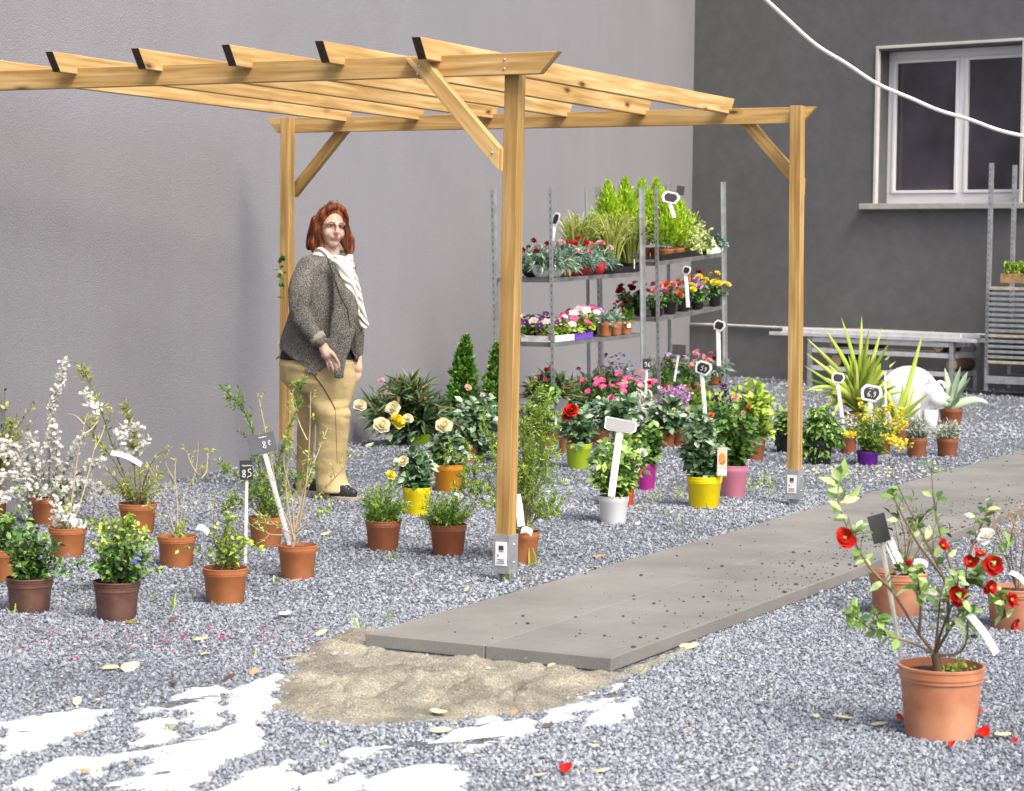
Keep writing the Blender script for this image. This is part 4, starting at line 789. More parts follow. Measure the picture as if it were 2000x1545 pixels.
def spiky(name, label, cx, by, w, ry, pot, leaves, leaf, wd, group=None, extra=0, box=None, Y=None):
    p = Plant(name, label, 'potted plant', cx, by, w, ry, pot, group=group); g = MB()
    def blade(P, W, tint):
        k = len(P); t = np.linspace(0, 1, k); ax = unit(np.gradient(P, axis=0)); sd = unit(np.cross(ax, unit(np.array([.15, -1, .3])+.25*rng.normal(size=3)))); nr = np.cross(sd, ax)
        ww = W*(np.sin(np.pi*np.clip(.28+.72*t, 0, 1))**.8+.03)*.5; v = []
        for i in range(k): v += [P[i]-sd[i]*ww[i]+nr[i]*ww[i]*.35, P[i]-nr[i]*.002, P[i]+sd[i]*ww[i]+nr[i]*ww[i]*.35, P[i]-nr[i]*.006]
        f = []
        for i in range(k-1):
            for j in range(4): f.append((4*i+j, 4*i+(j+1) % 4, 4*i+4+(j+1) % 4, 4*i+4+j))
        tt = np.clip(np.tile([tint+.28, tint, tint+.28, tint-.1], k), 0, 1); g.add(v, f, tt)
    b = p.top+np.array([0, 0, .02])
    for pts, d in leaves:
        P = p.path([(cx, ry-2)]+pts, d, k=10); blade(P, wd*p.s*rng.uniform(.85, 1.1), rng.uniform(.15, .6))
    if extra:
        for _ in range(extra):
            a = rng.uniform(0, 6.28); el = R_(rng.uniform(15, 85)); l = rng.uniform(.55, 1)*box*p.s; d = np.array([math.cos(a)*math.cos(el), math.sin(a)*math.cos(el), math.sin(el)]); c0 = p.L(cx, ry-12)
            blade(np.array([c0, c0+d*l*.5+np.array([0, 0, .05*l]), c0+d*l])[[0, 1, 2]] if False else bez(c0, c0+d*l*.55+np.array([0, 0, .08*l]), c0+d*l-np.array([0, 0, .04*l]), 9), wd*p.s*rng.uniform(.7, 1.05), rng.uniform(.05, .6))
    g.build('leaves', LEAF[leaf], p.T, smooth=True); return p
spiky('potted_yucca', 'large yellow green yucca with sword leaves in front of the loaded metal bench', 1676, 856, 62, 806, 'brick', [([(1680,720),(1683,617)], .05), ([(1660,720),(1610,640)], 0), ([(1655,740),(1575,660)], .1), ([(1650,750),(1575,690)], -.1), ([(1700,720),(1722,640)], .1), ([(1702,725),(1740,665)], -.1), ([(1690,700),(1697,640)], 0), ([(1668,700),(1643,620)], .05), ([(1640,760),(1572,715)], .1), ([(1630,755),(1590,755),(1572,765)], -.1), ([(1700,735),(1742,690)], .05), ([(1705,745),(1750,705)], .1), ([(1640,780),(1600,800),(1585,815)], -.15), ([(1645,775),(1625,815)], -.2), ([(1690,790),(1702,845)], -.25)], 'yucca', 11, extra=95, box=118)
p = spiky('potted_agave', 'striped agave with pale grey green leaves in a terracotta pot beside the white ornament', 1857, 832, 46, 798, 'brick', [([(1852,760),(1845,718)], .02), ([(1862,760),(1876,716)], 0), ([(1868,770),(1895,738)], -.05), ([(1866,775),(1890,725)], .1), ([(1880,787),(1910,780),(1932,788)], -.05), ([(1842,775),(1830,750)], .05), ([(1840,790),(1825,795),(1822,812)], -.1), ([(1850,780),(1838,770),(1836,752)], -.05), ([(1862,785),(1876,770)], -.1)], 'agave', 17)
p = spiky('potted_agave', 'agave with narrow pale leaves in front of the white ornament', 1752, 862, 44, 832, 'brick', [([(1770,770),(1802,650)], .15), ([(1745,790),(1725,770)], -.05), ([(1758,790),(1765,745)], 0), ([(1770,800),(1790,745)], 0), ([(1775,800),(1812,770)], -.1), ([(1745,800),(1722,742)], .05), ([(1778,810),(1800,795)], -.1), ([(1740,800),(1735,755)], .05)], 'yucca', 10)
# young climber tied to the rear left post
vs = CAM.D(575, 905, 14.6); vs[2] = 0
cl = thing('climbing_plant', 'thin green climber on the rear left pergola post beside the woman', 'climber', vs)
q = [np.array([CAM.D(x, y, 14.50) for x, y in pts])-vs for pts in ([(566,906),(563,800),(560,690),(556,600),(553,545),(556,500)], [(556,560),(548,535),(545,512),(552,495)], [(556,640),(548,690),(545,715)])]
q = [sample(z, np.linspace(0, 1, 14))[0] for z in q]; g = MB(); stems(g, q, .003); g.build('stems', BARK, cl); g = MB(); leafage(g, [q[0][9:], q[1]], 13, OVAL, .05, .036, t0=.3, tint=(.1, .8)); leafage(g, [q[2]], 5, OVAL, .045, .03, tint=(.1, .8)); g.build('foliage', LEAF['mid'], cl)
# --- foreground camellias
p = Plant('potted_camellia', 'large camellia with red blooms in the big terracotta pot at the lower right', 'potted plant', 1836, 1449, 170, 1308, 'faded', group=None)
def CP(pts, d): return p.path(pts, d)
tr = CP([(1832,1320),(1832,1300),(1826,1278)], 0)
br = [CP(q, d) for q, d in (([(1826,1278),(1795,1240),(1765,1190),(1740,1150),(1700,1110),(1670,1065),(1650,1020),(1637,985),(1632,950)], .1), ([(1740,1150),(1700,1115),(1665,1050),(1657,1010)], .1), ([(1826,1278),(1785,1255),(1740,1245),(1700,1230),(1670,1205),(1650,1180)], -.1), ([(1740,1245),(1722,1230),(1712,1200)], -.1),
      ([(1826,1278),(1850,1235),(1880,1190),(1886,1150),(1888,1100)], .0), ([(1826,1278),(1870,1282),(1888,1265),(1892,1200),(1885,1160)], -.1), ([(1826,1278),(1830,1240),(1835,1180),(1845,1130)], .1), ([(1880,1190),(1862,1120),(1838,1050),(1825,990),(1820,935),(1818,900)], .1), ([(1850,1235),(1855,1150),(1800,1040),(1768,980),(1750,940)], .15), ([(1845,1130),(1790,1060),(1765,1010),(1745,975),(1742,950)], .15), ([(1888,1100),(1905,1050),(1925,1010),(1930,985)], .1), ([(1888,1130),(1925,1150),(1960,1170),(1980,1190)], -.1), ([(1886,1150),(1920,1110),(1935,1090)], -.1), ([(1795,1240),(1800,1170),(1790,1120)], -.05), ([(1826,1278),(1840,1225),(1870,1160),(1872,1120)], -.15))]
p.stem([tr], .016, BARK, 'trunk', r1=.013, n=8); p.stem(br, .0052, BARK, r1=.0017, n=6)
sb = p.subs(br, 2, .07, .35, 45); p.stem(sb, .0017, BARK); g = MB()
leafage(g, br, 12, OVAL, 33*p.s, 16*p.s, t0=.35, tint=(.3, 1), ang=65, droop=.25, face=.5); leafage(g, sb, 3, OVAL, 30*p.s, 15*p.s, t0=.4, tint=(.1, 1), droop=.2)
leafage(g, [CP([(1645,1000),(1632,950),(1635,915)], .1), CP([(1655,1010),(1648,950),(1640,930)], .1)], 9, OVAL, 42*p.s, 21*p.s, t0=.0, tint=(.55, 1), ang=60, face=.2); leafage(g, [CP([(1880,1140),(1900,1110),(1920,1090)], -.1), CP([(1850,1160),(1880,1170)], -.15), CP([(1930,1150),(1965,1180)], -.12), CP([(1680,1205),(1650,1190)], -.1)], 11, OVAL, 36*p.s, 18*p.s, t0=0, tint=(.3, 1), ang=65, face=.5)
g.build('foliage', LEAF['camellia'], p.T, smooth=True)
for i, (x, y, r, d) in enumerate([(1650,1052,24,(-.1,-.9,.3)), (1938,1103,24,(.1,-1,.25)), (1871,1161,23,(-.1,-.95,-.1)), (1931,1148,19,(.5,-.7,.2)), (1972,1172,18,(.6,-.7,.3)), (1978,1217,14,(.5,-.6,-.3)), (1898,1098,18,(-.6,-.7,.3)), (1840,1068,14,(.3,-.6,.7)), (1912,1085,15,(.2,-.3,.8))]):
    flower(p.T, 'camellia', 'camellia', p.L(x, y, -.12), r*p.s*1.05, d, var=i % 3)
for x, y in ((1776,1103), (1843,1175)): flower(p.T, 'bud', 'camellia', p.L(x, y, -.1), 11*p.s, (.2, -.2, 1), name='flower_bud')
p.tag_((1893,1200), (1945,1277), 14, -.12); g = MB(); leafage(g, p.crown((1860,1290,1905,1312), 9), 6, OVAL, 12*p.s, 8*p.s, tint=(.3, .9)); g.build('weed', LEAF['lime'], p.T); CAMELLIA = p
p = Plant('potted_camellia', 'nearly leafless white tagged camellia, potted half hidden behind the big red camellia', 'potted plant', 1752, 1207, 114, 1122, 'faded', group=None)
br = [p.path(q, d) for q, d in (([(1765,1120),(1770,1060),(1755,1000),(1750,985)], .05), ([(1765,1120),(1785,1050),(1800,1000),(1800,985)], .1), ([(1765,1120),(1780,1040),(1820,1000)], 0), ([(1763,1120),(1755,1060),(1745,1010)], 0), ([(1768,1120),(1800,1060),(1850,1040)], -.05), ([(1764,1120),(1740,1080),(1730,1050)], -.1), ([(1765,1120),(1776,1060),(1784,990)], .1), ([(1768,1120),(1810,1080),(1830,1050)], .1))]
sb = p.subs(br, 5, .09, .35, 35, .3); p.stem(br, .0032); p.stem(sb, .0015); p.foliage(sb, .6, OVAL, 24, 11, 'dark', tint=(.1, .8)); p.foliage(p.crown((1745,1070,1815,1125), 12), 5, OVAL, 22, 11, 'camellia', name='young_leaves', tint=(.3, 1)); p.tag_((1735,1052), (1760,1120), 20, .0); p.tag_((1785,1098), (1812,1104), 10, -.1)
flower(p.T, 'bud', 'camellia', p.L(1772,1103,-.15), 10*p.s, (.1, -.3, 1), name='flower_bud')
p = Plant('potted_camellia', 'brown twigged shrub with a white bloom, potted and cut by the right edge', 'potted plant', 1982, 1233, 116, 1152, 'faded', group=None)
br = [p.path(q, d) for q, d in (([(1985,1150),(1965,1080),(1945,1030),(1930,1010)], 0), ([(1985,1150),(1985,1080),(1980,1020),(1970,1000)], .1), ([(1988,1150),(2000,1060),(2005,1000)], .05), ([(1985,1150),(1955,1060),(1940,1000)], .1), ([(1990,1150),(2020,1080),(2040,1020)], 0), ([(1985,1150),(1970,1060),(1985,1005)], -.05))]
sb = p.subs(br, 12, .08, .4, 40, .3); p.stem(br, .003); p.stem(sb, .0014, PALE); p.foliage(sb, 5, LANCE, 7, 3, ramp_mat('leaf_rust', [(.14,.08,.03), (.35,.22,.1), (.55,.42,.25)], .6), name='dry_leaves')
flower(p.T, 'camellia', 'white', p.L(1925,1050,-.08), 24*p.s, (-.2, -.5, .8)); p.tag_((1972,1118), (2002,1140), 10, -.1)
p.foliage([p.path([(1975,1140),(1960,1090),(1970,1060)], -.05)], 6, OVAL, 26, 13, 'camellia', name='young_leaves', tint=(.3, .9))
# small far camellia-like pot between path and camellia (dark twigs right of path)
# ================================================================== shelf trolleys
def rotm(tx, ty, yaw): return np.array(Euler((tx, ty, yaw), 'XYZ').to_matrix())
RIMM = mat('dull_zinc', (.2,.205,.21), .5, .2, 12, metal=.4); PLY = mat('shelf_board', (.12,.115,.11), .7, .2, 9); ROD = mat('dark_gap', (.16,.165,.17), .8)
def trolley(label, o, rot, H, levels, W=.565, L=1.35, group='metal plant trolleys'):
    T = thing('plant_trolley', label, 'trolley', o, rot, group)
    for (x, y) in ((0, 0), (-W, 0), (0, L), (-W, L)):
        g = MB(); sx = -1 if x < -.1 else 1; sy = 1 if y > .1 else -1
        g.box((x, y, .17+(H-.17)/2), (.034, .005, H-.17)); g.box((x-sx*.0145, y-sy*.018, .17+(H-.17)/2), (.005, .036, H-.17))
        z = .3
        while z < H-.05: g.box((x+sx*.0, y+(-.0035 if sy < 0 else .0035)*1.0, z), (.009, .0025, .022), mi=1); z += .055
        g.build('post', [GALV, ROD], T)
    for z in levels:
        g = MB(); g.box((-W/2, L/2, z-.012), (W-.04, L-.04, .012)); sh = g.build('shelf', PLY, T)
        g = MB()
        for s in (-1, 1): g.box((-W/2+s*(W/2-.022), L/2, z-.017), (.016, L-.06, .034)); g.box((-W/2, L/2+s*(L/2-.022), z-.017), (W-.06, .016, .034))
        g.build('rim', RIMM, sh)
    g = MB()
    for s in (-1, 1): g.box((-W/2+s*(W/2-.02), L/2, .15), (.04, L, .045)); g.box((-W/2, L/2+s*(L/2-.02), .1501), (W-.085, .04, .045))
    g.build('base_frame', GALV, T, bevel=.003)
    for x in (-.05, -W+.05):
        for y in (.08, L-.08):
            g = MB(); g.lathe([(.05, -.015), (.055, -.01), (.055, .01), (.05, .015)], 18); w = g.build('caster', mat('rubber', (.03,.03,.03), .7), T, loc=(x, y, .056)); w.rotation_euler = (0, R_(90), .3)
            g = MB(); g.box((x, y, .105), (.045, .05, .045)); g.build('caster_fork', GALV, T)
    return T
R1o, R1r, R1H, R1L = np.array([.3361, 17.787, -.0301]), (.0374, -.006, -.6244), 2.0, [1.295, .7835, .2]
R2o, R2r, R2H, R2L = np.array([1.2606, 19.147, .014]), (.064, -.0004, -.5292), 2.02, [1.3865, .9113, .2048]
for o in (R1o, R2o): pass
trolley('left metal plant trolley with carnations and grasses on its top shelf', R1o, R1r, R1H, R1L)
trolley('right metal plant trolley with lime green conifers on its top shelf', R2o, R2r, R2H, R2L)
RK = {1: (R1o, rotm(*R1r), R1r, R1L), 2: (R2o, rotm(*R2r), R2r, R2L)}
def spot(rk, lv, px, xo=None, yo=None):
    """place on a shelf: either set back xo from the long front edge or yo from the short left edge, at picture column px"""
    o, R, r, lv_ = RK[rk]; z = lv_[lv]
    f = (lambda t: (xo, t)) if xo is not None else (lambda t: (t, yo))
    lo, hi = (0, 1.35) if xo is not None else (-.565, 0)
    for _ in range(40):
        md = (lo+hi)/2; x, y = f(md)
        if CAM.P(o+R@np.array([x, y, z]))[0] < px: lo = md
        else: hi = md
    x, y = f(lo); return o+R@np.array([x, y, z+.002])
class Mini(Plant):
    def __init__(s, name, label, at, r, h, pot, group, style='plain', rk=1):
        s.base = at; s.s = at[1]/4394; s.r = r; s.h = h
        s.T = thing(name, label, 'potted plant', at, RK[rk][2] if rk else (0, 0, 0), group)
        pm = pot_mesh(r, h, style).build('pot', POTM[pot], s.T, smooth=True); em = pm.modifiers.new('e', 'EDGE_SPLIT'); em.split_angle = R_(38)
        g = MB(); g.lathe([(.001, h*.9), (r*.93, h*.88)], 14, cap0=False, cap1=False); g.build('soil', SOIL, s.T); s.top = np.array([0, 0, h*.9])
    def dome(s, R, H, n, shell=.5):
        d = rv(n); d[:, 2] = np.abs(d[:, 2])*1.0-.12; rad = rng.uniform(shell, 1, n); tg = s.top+d*rad[:, None]*np.array([R, R, H])
        return [wob(bez(s.top+rng.normal(size=3)*np.array([1, 1, 0])*s.r*.4, s.top+(q-s.top)*np.array([.3, .3, .6]), q, 5), .006) for q in tg]
    def fol(s, polys, per, tm, L, W, leaf, name='foliage', **k):
        g = MB(); leafage(g, polys, per, tm, L, W, **k); return g.build(name, LEAF[leaf], s.T)
    def heads(s, kd, cols, n, R, H, r, lo=.55):
        for i in range(n):
            a = i*2.399+rng.uniform(-.4, .4); q = math.sqrt((i+.5)/n)*R; z = s.top[2]+H*math.sqrt(max(0, 1-(q/R*.9)**2))*rng.uniform(lo+.25, 1.05)
            flower(s.T, kd, cols[i % len(cols)], (q*math.cos(a), q*math.sin(a), z), r*rng.uniform(.85, 1.15), (math.cos(a)*.5, math.sin(a)*.5-.3, .8), var=i % 3)
def carn(label, at, pot, cols, n=4, style='bowl', r=.075, h=.1, rk=1, grp='small carnations on the trolley shelves'):
    m = Mini('potted_carnation', label, at, r, h, pot, grp, style, rk); t = m.dome(.17, .19, 56, .6); m.fol(t, 10, LANCE, .08, .012, 'blue', tint=(0, 1), t0=.3, ang=35, droop=.2); m.heads('puff', cols, n, .12, .215, .029); return m
carn('dark red carnation in a dark plum bowl at the left end of the top shelf', spot(1,0,1037,yo=.13), 'plum', ['darkred'], 3)
carn('carnation with pale buds in a white scalloped bowl, left of two white bowls', spot(1,0,1058,yo=.1), 'white', ['darkred','palepink'], 3)
carn('carnation in a white scalloped bowl at the near corner post, right of two white bowls', spot(1,0,1084,xo=-.09), 'white', ['palepink','red'], 3)
carn('carnation with red blooms in a brown bowl beside the white bowls', spot(1,0,1104,xo=-.15), 'amber', ['red'], 4)
carn('carnation with bright red and pale blooms in a dark red bowl', spot(1,0,1122,xo=-.13), 'red', ['red','red','palepink'], 6)
carn('carnation with scarlet blooms in a red bowl with a white sticker', spot(1,0,1138,xo=-.09), 'red', ['red','pink'], 6)
carn('carnation with pink blooms in a crimson bowl', spot(1,0,1168,xo=-.09), 'crimson', ['pink','palepink'], 5)
def grassy(label, at, R=.17, H=.47, n=230):
    m = Mini('potted_grass', label, at, .07, .075, 'black', 'fine yellow green grasses on the top shelf'); g = MB(); 
    for i in range(n):
        a = rng.uniform(0, 6.28); rr = R*rng.uniform(.3, 1.25); h = H*rng.uniform(.6, 1.05); d = np.array([math.cos(a), math.sin(a), 0]); b0 = m.top+d*rng.uniform(0, .05)
        P = bez(b0, b0+d*rr*.35+np.array([0, 0, h]), b0+d*rr+np.array([0, 0, h*rng.uniform(.55, .95)]), 7); w = .0045*np.array([.7, 1, 1, .9, .7, .45, .1]); ax = unit(np.gradient(P, axis=0)); sd = unit(np.cross(ax, rng.normal(size=3)))
        v = np.stack([P-sd*w[:, None], P+sd*w[:, None]], 1).reshape(-1, 3); g.add(v, [(2*j, 2*j+1, 2*j+3, 2*j+2) for j in range(6)], rng.uniform(0, 1))
    g.build('blades', LEAF['grass'], m.T); return m
gl = ['leftmost, behind the carnations', 'second from the left', 'third from the left', 'middle one of seven', 'third from the right', 'second from the right', 'rightmost, leaning past the post']
for i, (px, xo) in enumerate(((1128,-.42), (1150,-.4), (1180,-.36), (1196,-.12), (1214,-.3), (1232,-.12), (1252,-.26))): grassy('fine yellow green grass clump in a black pot, '+gl[i], spot(1,0,px,xo=xo))
def petunia(label, at, cols, n, leaf='lime', R=.15, rk=1, pot='black', r=.03, H=.12):
    m = Mini('potted_petunia', label, at, .065, .07, pot, 'bedding flowers on the trolley shelves', rk=rk); t = m.dome(R, H, 34, .4); m.fol(t, 7, OVAL, .05, .024, leaf, tint=(0, 1), grad=.2); m.heads('five', cols, int(n*1.5), R*1.05, H*1.25, r*1.15); return m
petunia('bedding plant with very dark purple flowers at the left end of the middle shelf', spot(1,1,1036,yo=.14), ['darkpurple','darkpurple','palepink'], 9, 'mid')
petunia('bedding plant with dark purple and pale pink flowers behind the near corner post', spot(1,1,1062,yo=.15), ['darkpurple','palepink'], 8, 'mid', pot='faded')
petunia('light green bedding plant with few white flowers right of the near corner post', spot(1,1,1094,xo=-.14), ['palepink','white'], 4)
petunia('bedding plant with large white and pink flowers above the white tray', spot(1,1,1114,xo=-.12), ['palepink','white','hotpink'], 7, r=.036)
petunia('bedding plant with vivid pink flowers above the purple tray', spot(1,1,1138,xo=-.15), ['hotpink','hotpink','palepink'], 9, r=.036, H=.16)
petunia('bedding plant with vivid pink flowers at the back, left of the three terracotta pots', spot(1,1,1154,xo=-.3), ['hotpink','palepink','mauve'], 8, H=.16)
def succ(label, at, kd):
    m = Mini('potted_herb', label, at, .058, .11, 'terra', 'three small terracotta pots on the middle shelf'); t = m.dome(.085, .14, 30, .6); m.fol(t, 9, LANCE, .05, .012, 'blue' if kd != 2 else 'conifer', tint=(0, 1), t0=.3, ang=30)
    if kd: m.heads('puff', ['darkred','red'], 3, .06, .19, .018)
    return m
succ('small grey green succulent in a terracotta pot, leftmost of three on the middle shelf', spot(1,1,1183,xo=-.09), 0); succ('small red flowered plant in the middle one of three small terracotta pots', spot(1,1,1203,xo=-.09), 1); m = succ('taller plant with red flowers in a terracotta pot with a white sticker, rightmost of three', spot(1,1,1222,xo=-.08), 2)
g = MB(); g.box((.052, -.03, .07), (.004, .035, .035), np.array(Euler((0, 0, -.5)).to_matrix())); g.build('sticker', STICK, m.T)
def tray(label, rk, lv, a, b, xo, mt, yo=None, h=.05):
    P0 = spot(rk, lv, a, xo=xo, yo=yo); P1 = spot(rk, lv, b, xo=xo, yo=yo); ax = P1-P0; L = np.linalg.norm(ax); ax = ax/L; zz = RK[rk][1][:, 2]; yy = np.cross(zz, ax)
    T = thing('tray', label, 'tray', (P0+P1)/2, group='plastic plant trays on the shelves'); Rm = np.column_stack([ax, yy, np.cross(ax, yy)]); g = MB(); w = .02
    g.box(Rm@np.array([0, 0, h/2]), (L, .012, h), Rm); g.box(Rm@np.array([0, .02, .006]), (L*.98, .03, .01), Rm); g.build('tray_edge', mt, T, bevel=.002)
tray('white plastic tray along the short end of the middle shelf', 1, 1, 1018, 1070, None, POTM['white'], .03); tray('white plastic tray right of the near corner post', 1, 1, 1084, 1121, -.025, POTM['white']); tray('purple plastic tray on the middle shelf', 1, 1, 1123, 1157, -.03, mat('violet_plastic', (.16,.07,.5), .45, .1, 6)); tray('black plastic tray under the grasses', 1, 0, 1182, 1248, -.03, POTM['black'])
# lower shelf, left trolley
def lobelia(label, at, cols, rk=1, R=.25, H=.31, n=20, leaf='dark', kd='five', r=.02, grp='flowers on the bottom shelves'):
    m = Mini('potted_lobelia', label, at, .07, .09, 'terra', grp, rk=rk); t = m.dome(R, H, 90, .4); m.fol(t, 13, LANCE, .042, .011, leaf, tint=(0, .9), grad=.2); m.heads(kd, cols, n, R*.95, H*1.05, r, .3); return m
lobelia('airy plant with blue violet flowers, left one on the bottom shelf of the left trolley', spot(1,2,1195,xo=-.3), ['violet','blue'], n=18); lobelia('airy plant with blue violet flowers, right one on the bottom shelf of the left trolley', spot(1,2,1235,xo=-.25), ['violet','blue'], n=18)
lobelia('cushion of magenta flowers on the bottom shelf, left of the corner post', spot(1,2,1170,xo=-.06), ['hotpink'], n=16, H=.18, r=.032); lobelia('second cushion of magenta flowers on the bottom shelf, at the corner post', spot(1,2,1215,xo=-.06), ['hotpink','pink'], n=18, H=.18, r=.032); lobelia('low mauve flowers near the left trolley corner post', spot(1,2,1242,xo=-.05), ['hotpink','mauve'], n=14, H=.17, r=.03)
# right trolley
def lemon(label, at, H, R=.1):
    m = Mini('potted_conifer', label, at, .07, .085, 'terra', 'lime green conifers on the top shelf', rk=2); out = []
    for _ in range(560):
        z = rng.random()**1.25; a = rng.uniform(0, 6.28); q = R*(1-z)**1.0*rng.uniform(.45, 1.05)+.006; c = m.top+np.array([0, 0, z*H]); d = np.array([math.cos(a), math.sin(a), 0]); out.append(bez(c, c+d*q*.6, c+d*q+np.array([0, 0, q*1.2+.035]), 4))
    m.fol(out, 10, NEEDLE, .036, .011, 'lemon', tint=(0, .95), ang=20, t0=.2, grad=.25); g = MB(); g.tube([m.top, m.top+np.array([0, 0, H*.95])], [.006, .002], 5); g.build('trunk', BARK, m.T); return m
for lb, px, xo, H in (('leftmost and broad', 1190,-.47,.5), ('second from the left and tallest', 1224,-.46,.52), ('third from the left, behind the post', 1256,-.4,.5), ('beside the near post', 1284,-.3,.5), ('second from the right', 1302,-.12,.4), ('rightmost, behind the white price sign', 1322,-.1,.36)): lemon('lime green cone shaped conifer on the top shelf, '+lb, spot(2,0,px,xo=xo), H*1.12, .2)
def bushy(label, at, leaf, R, H, pot='terra', grp='bushes on the right trolley'):
    m = Mini('potted_bush', label, at, .065, .075, pot, grp, rk=2); t = m.dome(R*1.2, H*1.15, 90, .4); m.fol(t, 11, OVAL, .05, .034, leaf, tint=(0, 1), grad=.2); return m
bushy('cream and green variegated bush, left of two on the top shelf', spot(2,0,1342,xo=-.14), 'variegated', .13, .26); bushy('cream and green variegated bush, right of two on the top shelf', spot(2,0,1366,xo=-.1), 'variegated', .13, .24); bushy('small pale green plant at the right end of the top shelf', spot(2,0,1400,xo=-.08), 'blue', .08, .09)
tray('black plastic tray under the conifers', 2, 0, 1290, 1340, -.035, POTM['black']); tray('black plastic tray under the variegated bushes', 2, 0, 1341, 1378, -.035, POTM['black']); tray('short white plastic tray at the right end of the top shelf', 2, 0, 1380, 1409, -.03, POTM['white'])
def minirose(label, at, cols, n, r=.024, R=.13, H=.2):
    m = Mini('potted_rose', label, at, .06, .1, 'black', 'miniature roses on the right trolley', rk=2); t = m.dome(R, H, 44, .4); m.fol(t, 9, OVAL, .035, .02, 'dark', tint=(0, 1)); m.heads('rose', cols, n, R*.9, H*1.0, r*1.1, .4); return m
for lb, px, xo, cl, n in (('dark red, at the far left end', 1225,-.4,['darkred'],4), ('dark red, behind the corner post', 1250,-.3,['darkred','pink'],5), ('pink, beside the near post', 1283,-.1,['pink','hotpink'],5), ('salmon pink', 1308,-.1,['pink','peach','orangered'],6), ('orange red, behind the white stake', 1335,-.12,['orangered','yellow'],6), ('yellow, left of the two yellow ones', 1362,-.09,['yellow','yellow','mauve'],7), ('yellow and pink at the back', 1378,-.3,['hotpink','mauve','yellow'],5), ('yellow, at the right end', 1396,-.08,['yellow'],9)): minirose('potted miniature rose on the middle shelf, '+lb, spot(2,1,px,xo=xo), cl, n, .034)
lobelia('airy blue violet flowers on the bottom shelf of the right trolley', spot(2,2,1300,xo=-.2), ['violet','blue'], 2, n=16); lobelia('orange red flowers at the back of the bottom shelf', spot(2,2,1315,xo=-.42), ['orangered','darkred'], 2, H=.24, n=12, r=.03); lobelia('low blue flowers on the bottom shelf, beside the pink bloom heads', spot(2,2,1335,xo=-.15), ['blue','violet'], 2, n=10)
m = lobelia('plant with round salmon pink flower heads in a terracotta pot with a white sticker', spot(2,2,1362,xo=-.1), ['pink'], 2, .15, .24, 6, 'blue', 'cluster', .05); g = MB(); g.box((.02, -.062, .045), (.04, .004, .03)); g.build('sticker', STICK, m.T)
carn('dark red carnation in a terracotta pot at the right end of the bottom shelf', spot(2,2,1396,xo=-.09), 'terra', ['darkred','pink'], 4, 'plain', .075, .12, 2, 'flowers on the bottom shelves')
m = Plant('potted_chrysanthemum', 'dome of deep pink flowers in a pot on the gravel before the trolleys', 'potted plant', 1310, 795, 46, 765, 'brick', group=None); t = m.crown((1268,728,1352,775), 60, .6); m.stem(t, .0015, GST); m.foliage(t, 8, OVAL, 9, 5, 'dark', tint=(0, .8))
for i in range(46):
    a = i*2.399; q = math.sqrt((i+.5)/46); flower(m.T, 'five', ['pink', 'hotpink'][i % 2], m.L(1310, 765, 0)+np.array([.17*q*math.cos(a), .17*q*math.sin(a), .165*math.sqrt(1-.9*q*q)]), .02*rng.uniform(.8, 1.2), (math.cos(a)*q, math.sin(a)*q-.3, .8))
# tilted trolley at the right edge loaded with spare shelves
tb = CAM.G(1925, 772); yaw = -.66
T3 = thing('plant_trolley', 'metal trolley at the right edge stacked with spare shelves', 'trolley', tb, (0, 0, yaw)); W3, L3 = 1.35, .565
for x, y in ((0, 0), (W3, 0), (0, L3), (W3, L3)):
    g = MB(); g.box((x, y, .12+1.14), (.042, .006, 2.42)); g.box((x+.018, y+.016, .12+1.14), (.006, .034, 2.42)); z = .3
    while z < 2.42: g.box((x-.006, y-.0035, z), (.01, .003, .02), mi=1); z += .06
    g.build('post', [GALV, ROD], T3)
g = MB(); g.box((W3/2, 0, .17), (W3, .05, .08)); g.box((W3/2, L3, .17), (W3, .05, .08)); g.box((0, L3/2, .17), (.05, L3-.06, .07)); g.box((W3, L3/2, .17), (.05, L3-.06, .07)); g.box((W3/2, L3/2, .2), (W3-.06, L3-.06, .01)); g.build('base_frame', GALV, T3, bevel=.003)
zz = .36; i = 0
ALU = mat('aluminium', (.72,.73,.75), .42, .1, 10, metal=.3); 
while zz < 1.2:
    tan_ = i in (0, 5, 14); sh = thing('spare_shelf', ['spare shelf in the stack on the right trolley', 'spare shelf with a tan edge in the stack on the right trolley'][tan_], 'shelf', tb+np.array([0, 0, zz]), (0, 0, yaw), 'spare shelves stacked on the right trolley')
    g = MB(); j = rng.uniform(-.006, .006); g.box((W3/2+j, L3/2-.03, 0), (W3-.07, L3-.02, .012)); g.build('board', PLY, sh); g = MB(); g.box((W3/2+j, -.045+.005, 0), (W3-.07, .014, .03)); g.box((.03+j, L3/2-.03, 0), (.014, L3-.04, .03)); g.build('rim', mat('tan_rim', (.5,.44,.33), .6) if tan_ else GALV, sh, bevel=.002); zz += .056; i += 1
tr = thing('plant_tray', 'wooden crate of small green seedlings on top of the shelf stack', 'crate', tb+np.array([0, 0, 1.2]), (0, 0, yaw)); g = MB()
for c, s in (((.5, .0, .05), (.72, .015, .1)), ((.5, .36, .05), (.72, .015, .1)), ((.147, .18, .05), (.015, .345, .1)), ((.853, .18, .05), (.015, .345, .1)), ((.5, .18, .02), (.69, .345, .02))): g.box(c, s)
g.build('crate', mat('crate_wood', (.42,.26,.12), .7, .2, 14), tr, bevel=.003); g = MB(); n = 2600; pos = np.column_stack([rng.uniform(.16, .84, n), rng.uniform(.01, .35, n), rng.uniform(.06, .2, n)]); put(g, OVAL, pos, rv(n)+np.array([0, -.2, .9]), rv(n), .05, .03, rng.uniform(0, 1, n)); g.build('seedlings', LEAF['lime'], tr)
